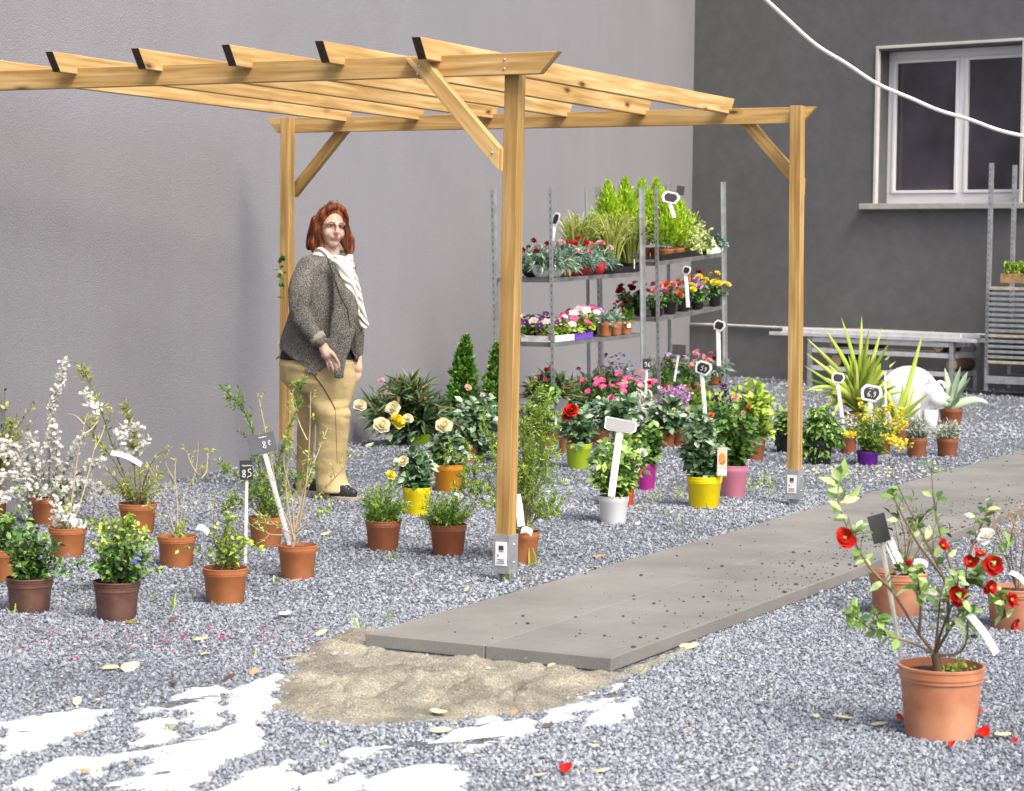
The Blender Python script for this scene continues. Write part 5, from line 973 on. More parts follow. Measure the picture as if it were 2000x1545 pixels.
# long metal bench by the dark wall
BO_ = WC+WB*2.62+NB*.9; bx = WB; by_ = -NB
def bl_(x, y, z): return BO_+bx*x+by_*y+np.array([0, 0, z])
bl0 = CAM.G(1850, 768); x0 = 0
bo = CAM.D(1512, 745, 25.9); bo[2] = 0; b1 = CAM.D(1858, 768, 24.3); b1[2] = 0; ax = unit(b1-bo); BLn = np.linalg.norm(b1-bo); ay = np.array([-ax[1], ax[0], 0]); RB = np.column_stack([ax, ay, ZV])
bt = thing('metal_bench', 'low galvanised bench frame by the dark wall', 'bench', bo); 
for x in (.5, BLn):
    for y in (0, .5):
        g = MB(); g.box(RB@np.array([x, y, .275]), (.05, .05, .55), RB); g.build('leg', GALV, bt, bevel=.003)
for z in (.52, .4, .2):
    g = MB(); g.box(RB@np.array([BLn/2+.25, 0, z]), (BLn-.56, .035, .05), RB); g.box(RB@np.array([BLn/2+.25, .5, z]), (BLn-.56, .035, .05), RB); g.box(RB@np.array([BLn, .25, z]), (.03, .45, .05), RB); g.box(RB@np.array([.5, .25, z]), (.03, .45, .05), RB); ra = g.build('rail', ALU, bt, bevel=.002)
    if z < .5: g = MB(); g.box(RB@np.array([BLn/2+.25, .25, z]), (BLn-.6, .44, .012), RB); g.build('deck', PLY, bt)
g = MB(); g.tube([RB@np.array([BLn, .04, .12]), RB@np.array([BLn, .46, .38])], .014, 6); g.build('brace', GALV, bt)
for i, (y, z, a, b) in enumerate(((-.02, .575, -.05, BLn+.3), (.06, .575, .05, BLn+.22), (.15, .575, .0, BLn+.33), (.25, .577, -.02, BLn+.2), (.35, .575, .1, BLn+.3), (.02, .618, .1, BLn+.1), (.13, .618, .02, BLn+.28), (.28, .619, .0, BLn+.05), (.42, .575, 0, BLn+.1))):
    g = MB(); g.box((0, 0, 0), (b-a, .05, .04)); o = g.build('metal_profile', ALU, bevel=.004, loc=tuple(bo+RB@np.array([(a+b)/2, y, z]))); o.rotation_euler = (0, 0, math.atan2(ax[1], ax[0])+rng.uniform(-.006, .006)); tag(o, 'long pale metal profile lying on the bench', 'profile', 'metal profiles stacked on the bench')
LOGM = mat('log_bark', (.1,.06,.035), .9, .3, 30, bump=.6); LOGE = mat('log_end', (.42,.29,.15), .8, .25, 40)
for i, (px, z, lb) in enumerate(((1608,.25,'on the lower deck at the left end'), (1660,.46,'on the upper deck behind the yucca'), (1806,.46,'on the upper deck above the white ornament'), (1832,.26,'on the lower deck beside the right leg'), (1600,.47,'on the upper deck at the left end'))):
    c = CAM.D(px, 700, 25.6-(px-1512)*.0046); c[2] = z; q = (c-bo)@ax; pos = bo+RB@np.array([q, .2, z+.045]); T = thing('log', 'short round log '+lb+' of the bench', 'log', pos, (0, 0, math.atan2(ax[1], ax[0])), 'logs stored on the bench')
    g = MB(); g.tube([(0, -.18, 0), (0, .18, 0)], [.075, .075], 14); g.build('bark', LOGM, T, smooth=False); g = MB(); g.tube([(0, -.186, 0), (0, -.179, 0)], [.066, .068], 14); g.build('cut_end', LOGE, T)
# white glazed ornament
wo = CAM.G(1775, 842); s_ = wo[1]/4394; wt = thing('garden_ornament', 'white glazed garden ornament with a domed body and a knobbed neck, among the agaves', 'ornament', wo)
def W_(x, y, dy=0): return CAM.D(x, y, wo[1]+dy)-wo
def remesh(g, vox, it=6):
    me = g.mesh('tmp', []); o = bpy.data.objects.new('tmp', me); COL.objects.link(o)
    m = o.modifiers.new('r', 'REMESH'); m.mode = 'VOXEL'; m.voxel_size = vox
    if it: k = o.modifiers.new('s', 'SMOOTH'); k.iterations = it; k.factor = .5
    dg = bpy.context.evaluated_depsgraph_get(); me2 = bpy.data.meshes.new_from_object(o.evaluated_get(dg)); bpy.data.objects.remove(o)
    me2.polygons.foreach_set('use_smooth', np.ones(len(me2.polygons), bool)); me2.materials.clear(); return me2
def link(name, me, mats, parent):
    for m in (mats if isinstance(mats, (list, tuple)) else [mats]): me.materials.append(m)
    o = bpy.data.objects.new(name, me); COL.objects.link(o); o.parent = parent; return o
GLAZE = mat('white_glaze', (.8,.8,.82), .25, .03, 5)
def limb(g, pts, rad, n=14, flat=1.0):
    pts = np.asarray(pts, float); rad = np.broadcast_to(np.asarray(rad, float), (len(pts),)); m = 4*(len(pts)-1)+1; t = np.linspace(0, 1, m)
    q, _ = sample(pts, t); seg = np.concatenate([[0], np.cumsum(np.linalg.norm(np.diff(pts, axis=0), axis=1))]); rr = np.interp(t*seg[-1], seg, rad)
    g.tube(q, rr, n, True, flat=flat)
    for c, r in ((pts[0], rad[0]), (pts[-1], rad[-1])): g.sphere(c, r, n, 8)
g = MB(); g.sphere(W_(1775, 778), (62*s_, 55*s_, 64*s_), 26, 16); g.build('body', GLAZE, wt, smooth=True)
g = MB(); limb(g, [W_(1800, 790, -.1), W_(1822, 768, -.2)], [30*s_, 22*s_]); limb(g, [W_(1826, 770, -.22), W_(1820, 752, -.22), W_(1817, 740, -.22)], [17*s_, 8*s_, 7*s_]); g.sphere(W_(1829, 778, -.22), 20*s_, 14, 10); link('head', remesh(g, .012), GLAZE, wt)
g = MB(); a = np.linspace(-.3, 3.6, 14); g.tube([W_(1836+10*math.cos(q), 757-11*math.sin(q), -.16) for q in a], 3.4*s_, 8); g.build('handle', GLAZE, wt, smooth=True)
for x, d in ((1818, -.2), (1745, -.1), (1800, .15)):
    g = MB(); g.tube([W_(x, 800, d), W_(x, 845, d)], [15*s_, 11*s_], 12); g.build('leg', GLAZE, wt, smooth=True)
# ---- price signs
WHITE = mat('white_plastic', (.8,.8,.82), .45, .04, 8); SLATE = mat('slate_board', (.02,.02,.022), .6, .2, 20); GREYB = mat('grey_board', (.1,.105,.125), .6, .1, 10); CHALK = mat('chalk', (.78,.78,.78), .9, .1, 30); STAKE = mat('pale_stake', (.72,.72,.7), .55, .06, 14)
DIG = {'8': [(.5,.5),(.15,.72),(.5,.98),(.85,.72),(.5,.5),(.12,.25),(.5,.02),(.88,.25),(.5,.5)], '5': [(.85,.98),(.25,.98),(.2,.58),(.6,.62),(.85,.35),(.6,.05),(.15,.08)], '6': [(.8,.95),(.35,.75),(.15,.3),(.5,.02),(.85,.25),(.6,.5),(.2,.35)], '9': [(.8,.6),(.4,.5),(.2,.75),(.5,.98),(.8,.8),(.75,.4),(.4,.02)], 'e': [(.15,.5),(.8,.55),(.6,.9),(.25,.75),(.15,.35),(.45,.05),(.85,.2)], ',': [(.5,.1),(.4,-.15)], '~': [(0,.5),(.12,.8),(.2,.2),(.32,.75),(.42,.25),(.55,.8),(.62,.3),(.75,.7),(.85,.25),(1,.6)]}
def sign(label, cx, cy, w, h, foot, Y, board='slate', tilt=0, text=(), cat='price sign', name='price_sign', stake=STAKE, sw=7, frame=False, shape=None, turn=0):
    """board centred at the picture point (cx,cy), stake down to foot; Y = its distance"""
    C0 = CAM.D(cx, cy, Y); F0 = CAM.D(foot[0], foot[1], Y); s = Y/4394
    T = thing(name, label, cat, F0, group='price signs on stakes'); Rm = np.array(Euler((R_(-6), R_(tilt), R_(turn))).to_matrix()); c = C0-F0
    def B(u, v, n=0): return c+Rm@np.array([u*w*s, -n, v*h*s])
    pr = shape or [(-.5,-.5),(.5,-.5),(.5,.5),(-.5,.5)]
    def slab(scale, n0, n1, m, nm, par=T):
        v = [B(a*scale, b*scale, n0) for a, b in pr]+[B(a*scale, b*scale, n1) for a, b in pr]; k = len(pr)
        return MB().add(v, [tuple(range(k))[::-1], tuple(range(k, 2*k))]+[(i, (i+1) % k, k+(i+1) % k, k+i) for i in range(k)]).build(nm, m, par, bevel=.0015)
    bm = {'slate': SLATE, 'grey': GREYB, 'white': WHITE}[board]
    bo_ = slab(1, -.003, .003, WHITE if frame else bm, 'board')
    if frame: slab(.74, .0031, .0055, SLATE, 'panel', bo_)
    if board == 'white' and not frame: slab(.9, .0031, .0042, mat('sign_face', (.36,.36,.36), .5, .04, 8), 'panel', bo_)
    a = np.array([0, .004, 0]); g = MB(); top = B(0, -.45, -.006); pts = np.array([top, np.zeros(3)+a]); g.tube(pts, sw*s/2, 4, flat=.35); g.build('stake', WHITE if (frame or board == 'white') else stake, T)
    if text:
        g = MB(); 
        for (ch, u, v, sz) in text:
            P = np.array(DIG[ch]); asp = h/w
            ww = .62 if ch != '~' else 2.6
            P3 = np.array([B(u+x*sz*ww*asp, v+y*sz, .0058) for x, y in P]); q, _ = sample(P3, np.linspace(0, 1, len(P)*4))
            for _ in range(2): q[1:-1] = (q[:-2]+2*q[1:-1]+q[2:])/4
            g.tube(q, max(.0011, .05*sz*h*s), 4)
        g.build('chalk_writing', CHALK, bo_)
    return T
OCT = [(-.5,-.1),(-.38,-.5),(.3,-.5),(.5,-.05),(.5,.2),(.36,.5),(-.3,.5),(-.5,.2)]
sign('small black price board with chalk numbers standing before the feathery shrub', 481, 918, 25, 38, (479, 1100), 9.7, tilt=-3, text=(('8', -.38, -.4, .42), (',', -.02, -.38, .3), ('5', .08, -.36, .4), ('~', -.32, .12, .2)), sw=6)
sign('grey price board tilted on a broad white stake, in front of the feathery shrub', 512, 866, 54, 38, (566, 1064), 9.95, 'grey', -14, (('8', -.02, -.3, .4), ('e', .2, -.2, .32), ('~', -.08, .22, .16)), stake=WHITE, sw=9)
sign('black price board with two lines of chalk on a pale stake, behind the front post', 1042, 836, 42, 32, (1036, 1040), 10.6, tilt=4, text=(('~', -.36, .1, .22), ('9', -.12, -.4, .42), ('6', .12, -.42, .42)), sw=8)
sign('blank white T shaped sign on a white stake in the white pot', 1212, 831, 63, 29, (1194, 970), 11.6, 'white', 6, shape=[(-.5,-.3),(-.36,-.42),(.36,-.46),(.5,-.3),(.5,.3),(.4,.36),(-.42,.5),(-.5,.5)], sw=14)
sign('black price board seen from behind on a thin stake in the big camellia pot', 1717, 1032, 36, 56, (1765, 1312), 6.9, tilt=-14, sw=9, stake=mat('weathered_stake', (.45,.44,.4), .7, .1, 20), turn=12)
sign('white framed price sign on a tall stake behind the pink potted rose', 1374, 719, 34, 26, (1388, 950), 14.2, tilt=16, frame=True, shape=OCT, sw=8, text=(('5', -.14, -.22, .36), ('9', .06, -.22, .36)), turn=-25)
sign('white framed price sign in front of the yucca', 1637, 738, 26, 20, (1655, 886), 16.6, tilt=8, frame=True, shape=OCT, sw=7)
sign('white framed price sign above the yellow broom', 1702, 768, 42, 32, (1708, 886), 15.98, tilt=10, frame=True, shape=OCT, sw=10, text=(('6', -.2, -.25, .38), (',', -.04, -.2, .3), ('9', .06, -.22, .36), ('~', -.2, .2, .14)))
def rsign(label, px, py, w, h, foot, rk, **k): return sign(label, px, py, w, h, foot, RK[rk][0][1]+.15, **k)
rsign('white framed price sign leaning at the near corner of the left trolley', 1086, 428, 16, 26, (1079, 470), 1, frame=True, shape=OCT, sw=6, tilt=15, turn=-40)
sign('white framed price sign sticking up behind the lime green conifers', 1310, 386, 34, 22, (1317, 425), 19.05, frame=True, shape=OCT, sw=8, tilt=12)
sign('small black price board behind the conifers at the wall corner', 1329, 372, 15, 18, (1322, 430), 19.9, tilt=8, sw=3)
sign('small white framed price sign on a stake among the miniature roses', 1341, 528, 17, 16, (1344, 600), 19.35, frame=True, shape=OCT, sw=7, tilt=18, turn=-30)
sign('white framed price sign on a stake at the bottom right of the right trolley', 1405, 636, 24, 20, (1404, 715), 19.6, frame=True, shape=OCT, sw=8, tilt=16, turn=-30)
sign('black price board on a pale stake above the pink flower heads', 1326, 683, 26, 20, (1317, 745), 19.05, tilt=3, sw=4)
sign('black price board with chalk marks at the foot of the left trolley', 1263, 711, 16, 20, (1259, 866), 17.6, text=(('9', -.3, -.3, .5), ('6', .1, -.3, .5)), sw=5)
sign('tiny black price label among the grasses', 1239, 499, 12, 12, (1239, 525), 18.7, sw=2); sign('tiny black price label beside the small pale plant on the top shelf', 1393, 455, 12, 12, (1393, 478), 19.9, sw=2)
sign('black price board behind the yucca and the white ornament', 1729, 713, 17, 20, (1732, 880), 16.9, sw=4)
sign('grey plastic label leaning in the pot behind the red rose', 1094, 796, 15, 36, (1085, 830), 13.6, 'grey', 24, sw=4)
# ================================================================== the woman
from mathutils.bvhtree import BVHTree
wb0 = CAM.G(652, 972); WS = wb0[1]/4394
wm = thing('person', 'red haired woman in a grey cardigan, cream scarf and tan trousers standing under the pergola', 'person', wb0)
def W(x, y, d=0.0): return CAM.D(x, y, wb0[1]+d)-wb0
def snap(me, x, y, off=.002):
    t = BVHTree.FromPolygons([v.co for v in me.vertices], [tuple(p.vertices) for p in me.polygons]); o = CAM.o-wb0; d = CAM.ray(x, y); d = d/np.linalg.norm(d)
    h = t.ray_cast(Vector(o), Vector(d)); return (np.array(h[0])-d*off) if h[0] is not None else W(x, y, -.15)
def snaps(me, pts, n, off=.002):
    q, _ = sample(np.array([(x, y, 0) for x, y in pts], float), np.linspace(0, 1, n))
    t = BVHTree.FromPolygons([v.co for v in me.vertices], [tuple(p.vertices) for p in me.polygons]); out = []
    for x, y, _z in q:
        d = CAM.ray(x, y); d = d/np.linalg.norm(d); h = t.ray_cast(Vector(CAM.o-wb0), Vector(d))
        if h[0] is not None: out.append(np.array(h[0])-d*off)
    return np.array(out)
def loft(g, rings, n=40, p=2.2):
    """rings: (centre, half vector a, half vector b, height offset function of the angle)"""
    v = []; th = np.arange(n)*2*np.pi/n; c_, s_ = np.cos(th), np.sin(th); cx = np.sign(c_)*np.abs(c_)**(2/p); sx = np.sign(s_)*np.abs(s_)**(2/p)
    for r in rings:
        q = np.asarray(r[0])+cx[:, None]*np.asarray(r[1])+sx[:, None]*np.asarray(r[2])
        if len(r) > 3: q = q+np.outer(r[3](th), [0, 0, 1])
        v.append(q)
    k = len(rings); f = [(i*n+j, i*n+(j+1) % n, (i+1)*n+(j+1) % n, (i+1)*n+j) for i in range(k-1) for j in range(n)]
    f += [tuple(range(n))[::-1], tuple((k-1)*n+j for j in range(n))]; g.add(np.concatenate(v), f)
FV = unit(np.array([.72, -.69, 0])); LV = unit(np.array([.69, .72, 0]))    # the way the body faces; towards her left
def ring(x, y, A, B, fn=None, d=0): return (W(x, y, d), FV*B, LV*A)+((fn,) if fn else ())
SKIN = mat('skin', (.58,.36,.27), .5, .06, 14, bump=.04, bscale=120, col2=(.66,.44,.35))
fv = unit(np.array([.42, -.9, -.02])); xx = unit(np.array([.9, .42, -.06])); zz = np.cross(fv, xx); zz = zz if zz[2] > 0 else -zz; HR = np.column_stack([xx, zz, fv]); hc = W(647.5, 443)
HK = 1.06
def H(u, v, w): return hc+(xx*u+zz*v+fv*w)*HK
g = MB()
g.sphere(H(0, .018, -.014), (.072, .088, .092), 24, 16, HR); g.sphere(H(0, -.036, .014), (.06, .08, .069), 22, 14, HR); g.sphere(H(0, -.09, .047), (.032, .027, .033), 14, 10, HR)
for s in (-1, 1):
    g.sphere(H(s*.034, -.036, .05), (.028, .03, .028), 14, 10, HR); g.sphere(H(s*.074, -.004, -.012), (.01, .03, .02), 10, 8, HR); limb(g, [H(s*.012, .02, .077), H(s*.048, .018, .062)], [.011, .01], 10)
limb(g, [H(0, .014, .082), H(0, -.012, .095), H(0, -.028, .106)], [.0085, .0105, .0135], 10); 
for s in (-1, 1): g.sphere(H(s*.011, -.03, .094), (.009, .008, .01), 10, 7, HR)
g.sphere(H(0, -.06, .073), (.028, .02, .015), 14, 8, HR)
limb(g, [H(0, -.05, -.03), W(645, 512, .01)], [.056, .062], 18)
loft(g, [ring(642, 507, .12, .07), ring(636, 530, .15, .09), ring(632, 600, .14, .11), ring(622, 690, .16, .14), ring(618, 735, .16, .14)])
limb(g, [W(604, 530, -.11), W(586, 610, -.235), W(624, 664, -.27), W(630, 674, -.267)], [.045, .036, .029, .029])
limb(g, [W(670, 525, .12), W(692, 615, .14), W(698, 690, .06), W(698, 704, .045)], [.06, .048, .03, .028])
# near hand: palm, four curled fingers, thumb
limb(g, [W(631, 676, -.265), W(639, 692, -.272)], [.029, .032], 14); limb(g, [W(636, 684, -.27), W(648, 692, -.275)], [.026, .022], 12); limb(g, [W(634, 694, -.262), W(643, 701, -.265)], [.022, .02], 12)
for a, b, c, d in (((638,703,-.262),(641,714,-.268),(643,723,-.258),.0085), ((643,702,-.268),(649,716,-.277),(651,726,-.265),.0095), ((648,699,-.273),(656,713,-.283),(658,725,-.27),.0098), ((652,695,-.276),(661,707,-.287),(663,718,-.275),.0092)):
    limb(g, [W(*a), W(*b), W(*c)], [d*1.12, d, d*.8], 10)
limb(g, [W(642, 685, -.285), W(653, 694, -.3), W(659, 705, -.297)], [.014, .0115, .009], 10)
# far hand
limb(g, [W(698, 704, .045), W(698, 720, .035)], [.027, .033], 14)
for a, b, c, d in (((703,722,.03),(704,734,.02),(699,744,.015),.0085), ((699,724,.025),(699,737,.012),(694,747,.01),.0095), ((694,724,.022),(693,738,.008),(689,746,.008),.0095), ((690,722,.02),(688,735,.006),(685,742,.008),.009)): limb(g, [W(*a), W(*b), W(*c)], [d*1.1, d, d*.8], 10)
limb(g, [W(690, 710, .02), W(686, 722, .0), W(687, 732, -.006)], [.013, .011, .0085], 10)
limb(g, [W(632, 725, -.05), W(648, 800, -.08), W(645, 860, -.07), W(646, 955, -.06), W(650, 962, -.055)], [.12, .07, .062, .045, .042]); limb(g, [W(606, 725, .08), W(603, 770, .13), W(600, 800, .155), W(597, 860, .175), W(596, 955, .2)], [.1, .05, .034, .03, .03])
for x, d in ((652, -.09), (600, .2)): limb(g, [W(x-12, 964, d), W(x+28, 967, d-.06)], [.036, .028], 12)
body = remesh(g, .0046, 3); BODY = body; bodyo = link('body', body, SKIN, wm)
# face details
EYE = mat('eye_dark', (.05,.045,.045), .25, .1, 10); LIP = mat('lips', (.48,.16,.16), .45, .06, 30); HAIRD = mat('brow', (.16,.07,.035), .8)
wht = mat('eye_white', (.7,.68,.66), .3)
def surf(u, v, off=.001):
    p = H(u, v, .2); t = BVHTree.FromPolygons([q.co for q in body.vertices], [tuple(q.vertices) for q in body.polygons]); h = t.ray_cast(Vector(p), Vector(-fv)); return np.array(h[0])+fv*off
for s in (-1, 1):
    g = MB(); c = surf(s*.03, .004, -.003); g.sphere(c, (.0135, .0062, .0065), 12, 8, HR, mi=0); g.sphere(c+fv*.0038, (.0062, .0062, .0042), 10, 8, HR, mi=1); g.build('eye', [wht, EYE], bodyo, smooth=True)
    g = MB(); limb(g, [surf(s*.014, .021), surf(s*.03, .026), surf(s*.047, .02)], [.0026, .0032, .0018], 8); g.build('eyebrow', HAIRD, bodyo, smooth=True)
    g = MB(); limb(g, [surf(s*.017, .008, .0), surf(s*.03, .0125, .001), surf(s*.044, .006, 0)], [.0018, .0022, .0016], 6); g.build('eyelash', EYE, bodyo, smooth=True)
g = MB(); 
for dv, r in ((-.0585, .0035), (-.0645, .0042)): limb(g, [surf(-.023, -.059, 0), surf(-.008, dv, .0005), surf(.008, dv, .0005), surf(.023, -.058, 0)], [.0015, r, r, .0015], 8)
g.build('lips', LIP, bodyo, smooth=True)
gl_ = mat('spectacle_wire', (.12,.09,.06), .35, .1, 9, metal=.6)
gs = bpy.data.objects.new('glasses', None); COL.objects.link(gs); gs.parent = wm; g = MB()
for s in (-1, 1):
    a = np.linspace(0, 2*np.pi, 25); g.tube([H(s*.032+.022*np.sign(np.cos(q))*abs(np.cos(q))**.6, .003+.0125*np.sign(np.sin(q))*abs(np.sin(q))**.6, .099-.012*abs(.032*s+.022*np.cos(q))/.05) for q in a], .0012, 6)
    g.tube([H(s*.054, .008, .086), H(s*.072, .008, .05), H(s*.077, .004, -.01)], .0016, 6)
g.tube([H(-.01, .006, .099), H(0, .009, .104), H(.01, .006, .099)], .0013, 6); g.build('frame', gl_, gs, smooth=True)
# hair
m, nt, N, L, b = new('red_hair'); tc = N.new('ShaderNodeTexCoord'); mp = N.new('ShaderNodeMapping'); mp.inputs['Scale'].default_value = (55, 55, 7); L.new(tc.outputs['Object'], mp.inputs[0])
n1 = N.new('ShaderNodeTexNoise'); n1.inputs['Scale'].default_value = 1; n1.inputs['Detail'].default_value = 4; L.new(mp.outputs[0], n1.inputs['Vector']); cr = ramp(N, L, n1.outputs['Fac'], [(.32, (.03,.008,.004)), (.5, (.14,.034,.011)), (.7, (.38,.115,.035))]); L.new(cr.outputs[0], b.inputs['Base Color']); b.inputs['Roughness'].default_value = .6; b.inputs['Specular IOR Level'].default_value = .3
bp = N.new('ShaderNodeBump'); bp.inputs['Strength'].default_value = .7; bp.inputs['Distance'].default_value = .01; L.new(n1.outputs['Fac'], bp.inputs['Height']); L.new(bp.outputs[0], b.inputs['Normal']); HAIR = m
g = MB(); g.sphere(H(0, .034, -.034), (.086, .094, .1), 24, 16, HR); limb(g, [H(0, .0, -.085), H(0, -.07, -.085), H(-.01, -.13, -.06)], [.075, .075, .055], 18)
limb(g, [H(.015, .114, .02), H(-.03, .106, .045), H(-.07, .065, .03), H(-.086, .0, .0)], [.024, .02, .02, .019]); limb(g, [H(.015, .117, .015), H(.05, .1, .04), H(.078, .05, .025), H(.088, -.02, .0)], [.022, .018, .014, .014])
limb(g, [H(-.088, .01, .0), W(617, 462, -.02), W(612, 476, -.02), W(613, 489, -.03)], [.024, .034, .036, .018]); limb(g, [H(-.084, -.03, .01), W(625, 474, -.04), W(631, 488, -.06), W(634, 495, -.06)], [.014, .017, .014, .006]); limb(g, [H(-.085, .03, -.03), W(609, 465, .02), W(604, 482, .03)], [.03, .034, .022])
limb(g, [H(.09, .0, -.01), W(687, 468, .02), W(686, 488, -.0), W(681, 503, -.03)], [.018, .02, .022, .008]); limb(g, [H(.07, -.04, -.03), W(678, 480, .03), W(680, 500, .0)], [.03, .03, .012])
hair = remesh(g, .006, 4); ho = link('hair', hair, HAIR, wm)
g = MB()
for a_, b_, c_, n in (((-.02,.124,.0), (-.088,.05,.01), (618,484,-.04), 26), ((0,.126,-.02), (-.1,.03,-.03), (606,486,-.0), 26), ((.03,.124,.0), (.092,.03,.0), (685,492,-.01), 22), ((.0,.126,.0), (-.092,.02,.0), (630,490,-.06), 12)):
    for _ in range(n):
        P = np.array([H(*a_), H(*b_), (H(*b_)*.4+W(*c_)*.6), W(*c_)])+rng.normal(size=(4, 3))*np.array([[.009], [.005], [.012], [.01]]); q, _ = sample(P, np.linspace(0, 1, 16))
        for _k in range(4): q[1:-1] = (q[:-2]+2*q[1:-1]+q[2:])/4
        g.tube(q, [.0022]*12+[.0016, .0013, .001, .0006], 5)
g.build('strands', HAIR, ho, smooth=True)
# trousers
def px_ring(y, xl, xr, d, dep=.78): c = W((xl+xr)/2, y, d); h = (xr-xl)/2*WS; return (c, np.array([h, 0, 0]), np.array([0, h*dep, 0]))
g = MB(); loft(g, [ring(619, 688, .19, .2), ring(616, 715, .215, .205), ring(616, 745, .2, .2), ring(622, 765, .16, .15)])
loft(g, [px_ring(y, a, b, -.07-.03*(y > 780)) for y, a, b in ((705,586,694),(730,588,694),(755,592,693),(780,603,688),(796,612,684),(808,614,687),(830,618,683),(860,618,679),(895,616,676),(925,614,675),(945,613,682),(955,616,689),(963,620,691))], 36, 2)
loft(g, [px_ring(y, a, b, .1+.0004*(y-700)) for y, a, b in ((705,552,640),(735,557,640),(765,568,638),(795,577,628),(830,581,616),(870,579,613),(910,577,612),(945,575,614),(964,578,617))], 36, 2)
TR = remesh(g, .0095, 3)
def folds(me, fn):
    n = len(me.vertices); co = np.empty(n*3, np.float32); me.vertices.foreach_get('co', co); co = co.reshape(-1, 3); no = np.empty(n*3, np.float32); me.vertex_normals.foreach_get('vector', no); no = no.reshape(-1, 3)
    co += no*fn(co.astype(float))[:, None]; me.vertices.foreach_set('co', co.ravel()); me.update()
def pz(y): return W(640, y)[2]
def trf(c):
    x, y, z = c.T; n1_ = lattice(np.column_stack([x*5+y*3+z*3, z*13+x*4]), 1.0, 31)-.5; n2_ = lattice(np.column_stack([x*9-y*7, z*22-x*9]), 1.0, 32)-.5
    near = lambda y0, w: np.exp(-((z-pz(y0))/w)**2)
    a = .3+.9*near(800, .07)+1.1*near(940, .07)+.8*near(725, .09); d1 = z-pz(797)-.18*(x-.03); d2 = z-pz(811)+.3*(x-.06)
    return a*(.014*n1_+.006*n2_)-.008*np.exp(-(d1/.011)**2)*np.clip(.5+x*9, 0, 1)-.006*np.exp(-(d2/.009)**2)*np.clip(x*12, 0, 1)
folds(TR, trf)
m, nt, N, L, b = new('tan_trousers'); tc = N.new('ShaderNodeTexCoord'); n1 = noise_fac(N, L, tc, 3.2, 5, rough=.6); mp = N.new('ShaderNodeMapping'); mp.inputs['Scale'].default_value = (5, 5, 9); mp.inputs['Rotation'].default_value = (.3, .55, 0); L.new(tc.outputs['Object'], mp.inputs[0])
n2 = N.new('ShaderNodeTexNoise'); n2.inputs['Scale'].default_value = 1; n2.inputs['Detail'].default_value = 3; n2.inputs['Distortion'].default_value = .8; L.new(mp.outputs[0], n2.inputs['Vector']); cr = ramp(N, L, n1.outputs['Fac'], [(.33, (.36,.28,.14)), (.5, (.52,.4,.2)), (.68, (.62,.5,.28))]); dk = ramp(N, L, n2.outputs['Fac'], [(.26, (.55,.56,.53)), (.4, (1,1,1))]); L.new(mixc(N, L, .75, cr.outputs[0], dk.outputs[0], 'MULTIPLY'), b.inputs['Base Color']); b.inputs['Roughness'].default_value = .85; b.inputs['Specular IOR Level'].default_value = .15
bp = N.new('ShaderNodeBump'); bp.inputs['Strength'].default_value = .35; bp.inputs['Distance'].default_value = .03; L.new(n2.outputs['Fac'], bp.inputs['Height']); L.new(bp.outputs[0], b.inputs['Normal']); TAN = m
tro = link('trousers', TR, TAN, wm); SEAM = mat('dark_seam', (.04,.04,.045), .8); SEAMB = mat('brown_seam', (.2,.14,.06), .8)
g = MB(); g.tube(snaps(TR, [(588,700),(610,728),(632,758),(648,785),(655,800)], 26), .003, 6); g.build('side_stripe', SEAM, tro); g = MB(); g.tube(snaps(TR, [(655,800),(657,850),(659,905)], 20), .0014, 6); g.build('side_seam', SEAMB, tro)
# shoes
BLK = mat('black_shoe', (.022,.022,.025), .5, .2, 20); SOLE = mat('pale_sole', (.4,.37,.3), .7, .15, 15)
for x, y, d in ((655, 971, -.1), (602, 968, .2)):
    so = bpy.data.objects.new('shoe', None); COL.objects.link(so); so.parent = wm
    g = MB(); dr = unit(np.array([.8, -.55, 0])); sd = np.array([-dr[1], dr[0], 0]); c = W(x, y, d); c[2] = .0
    loft(g, [(c+dr*.02+ZV*z, dr*a, sd*w) for z, a, w in ((.022,.138,.047),(.05,.134,.047),(.07,.105,.044),(.092,.07,.04))], 28, 2.3); limb(g, [c+dr*.06+ZV*.06, c+dr*.13+ZV*.045], [.036, .03], 12); link('upper', remesh(g, .008, 3), BLK, so)
    g = MB(); loft(g, [(c+dr*.02+ZV*z, dr*.145, sd*.052) for z in (.003, .026)], 28, 2.3); g.build('sole', SOLE, so, bevel=.003)
    g = MB(); 
    for k in range(4): q = c+dr*(.06+.018*k)+ZV*(.098-.009*k); g.tube([q-sd*.022, q+ZV*.004, q+sd*.022], .0035, 6)
    g.build('laces', mat('lace', (.5,.5,.48), .8), so)
# shirt
NAVY = mat('navy_knit', (.014,.014,.022), .85, .2, 40); g = MB(); loft(g, [ring(640, 512, .13, .1), ring(636, 560, .15, .12), ring(632, 620, .16, .14), ring(625, 660, .185, .165), ring(621, 684, .214, .197), ring(619, 702, .224, .204)]); link('shirt', remesh(g, .011, 2), NAVY, wm)
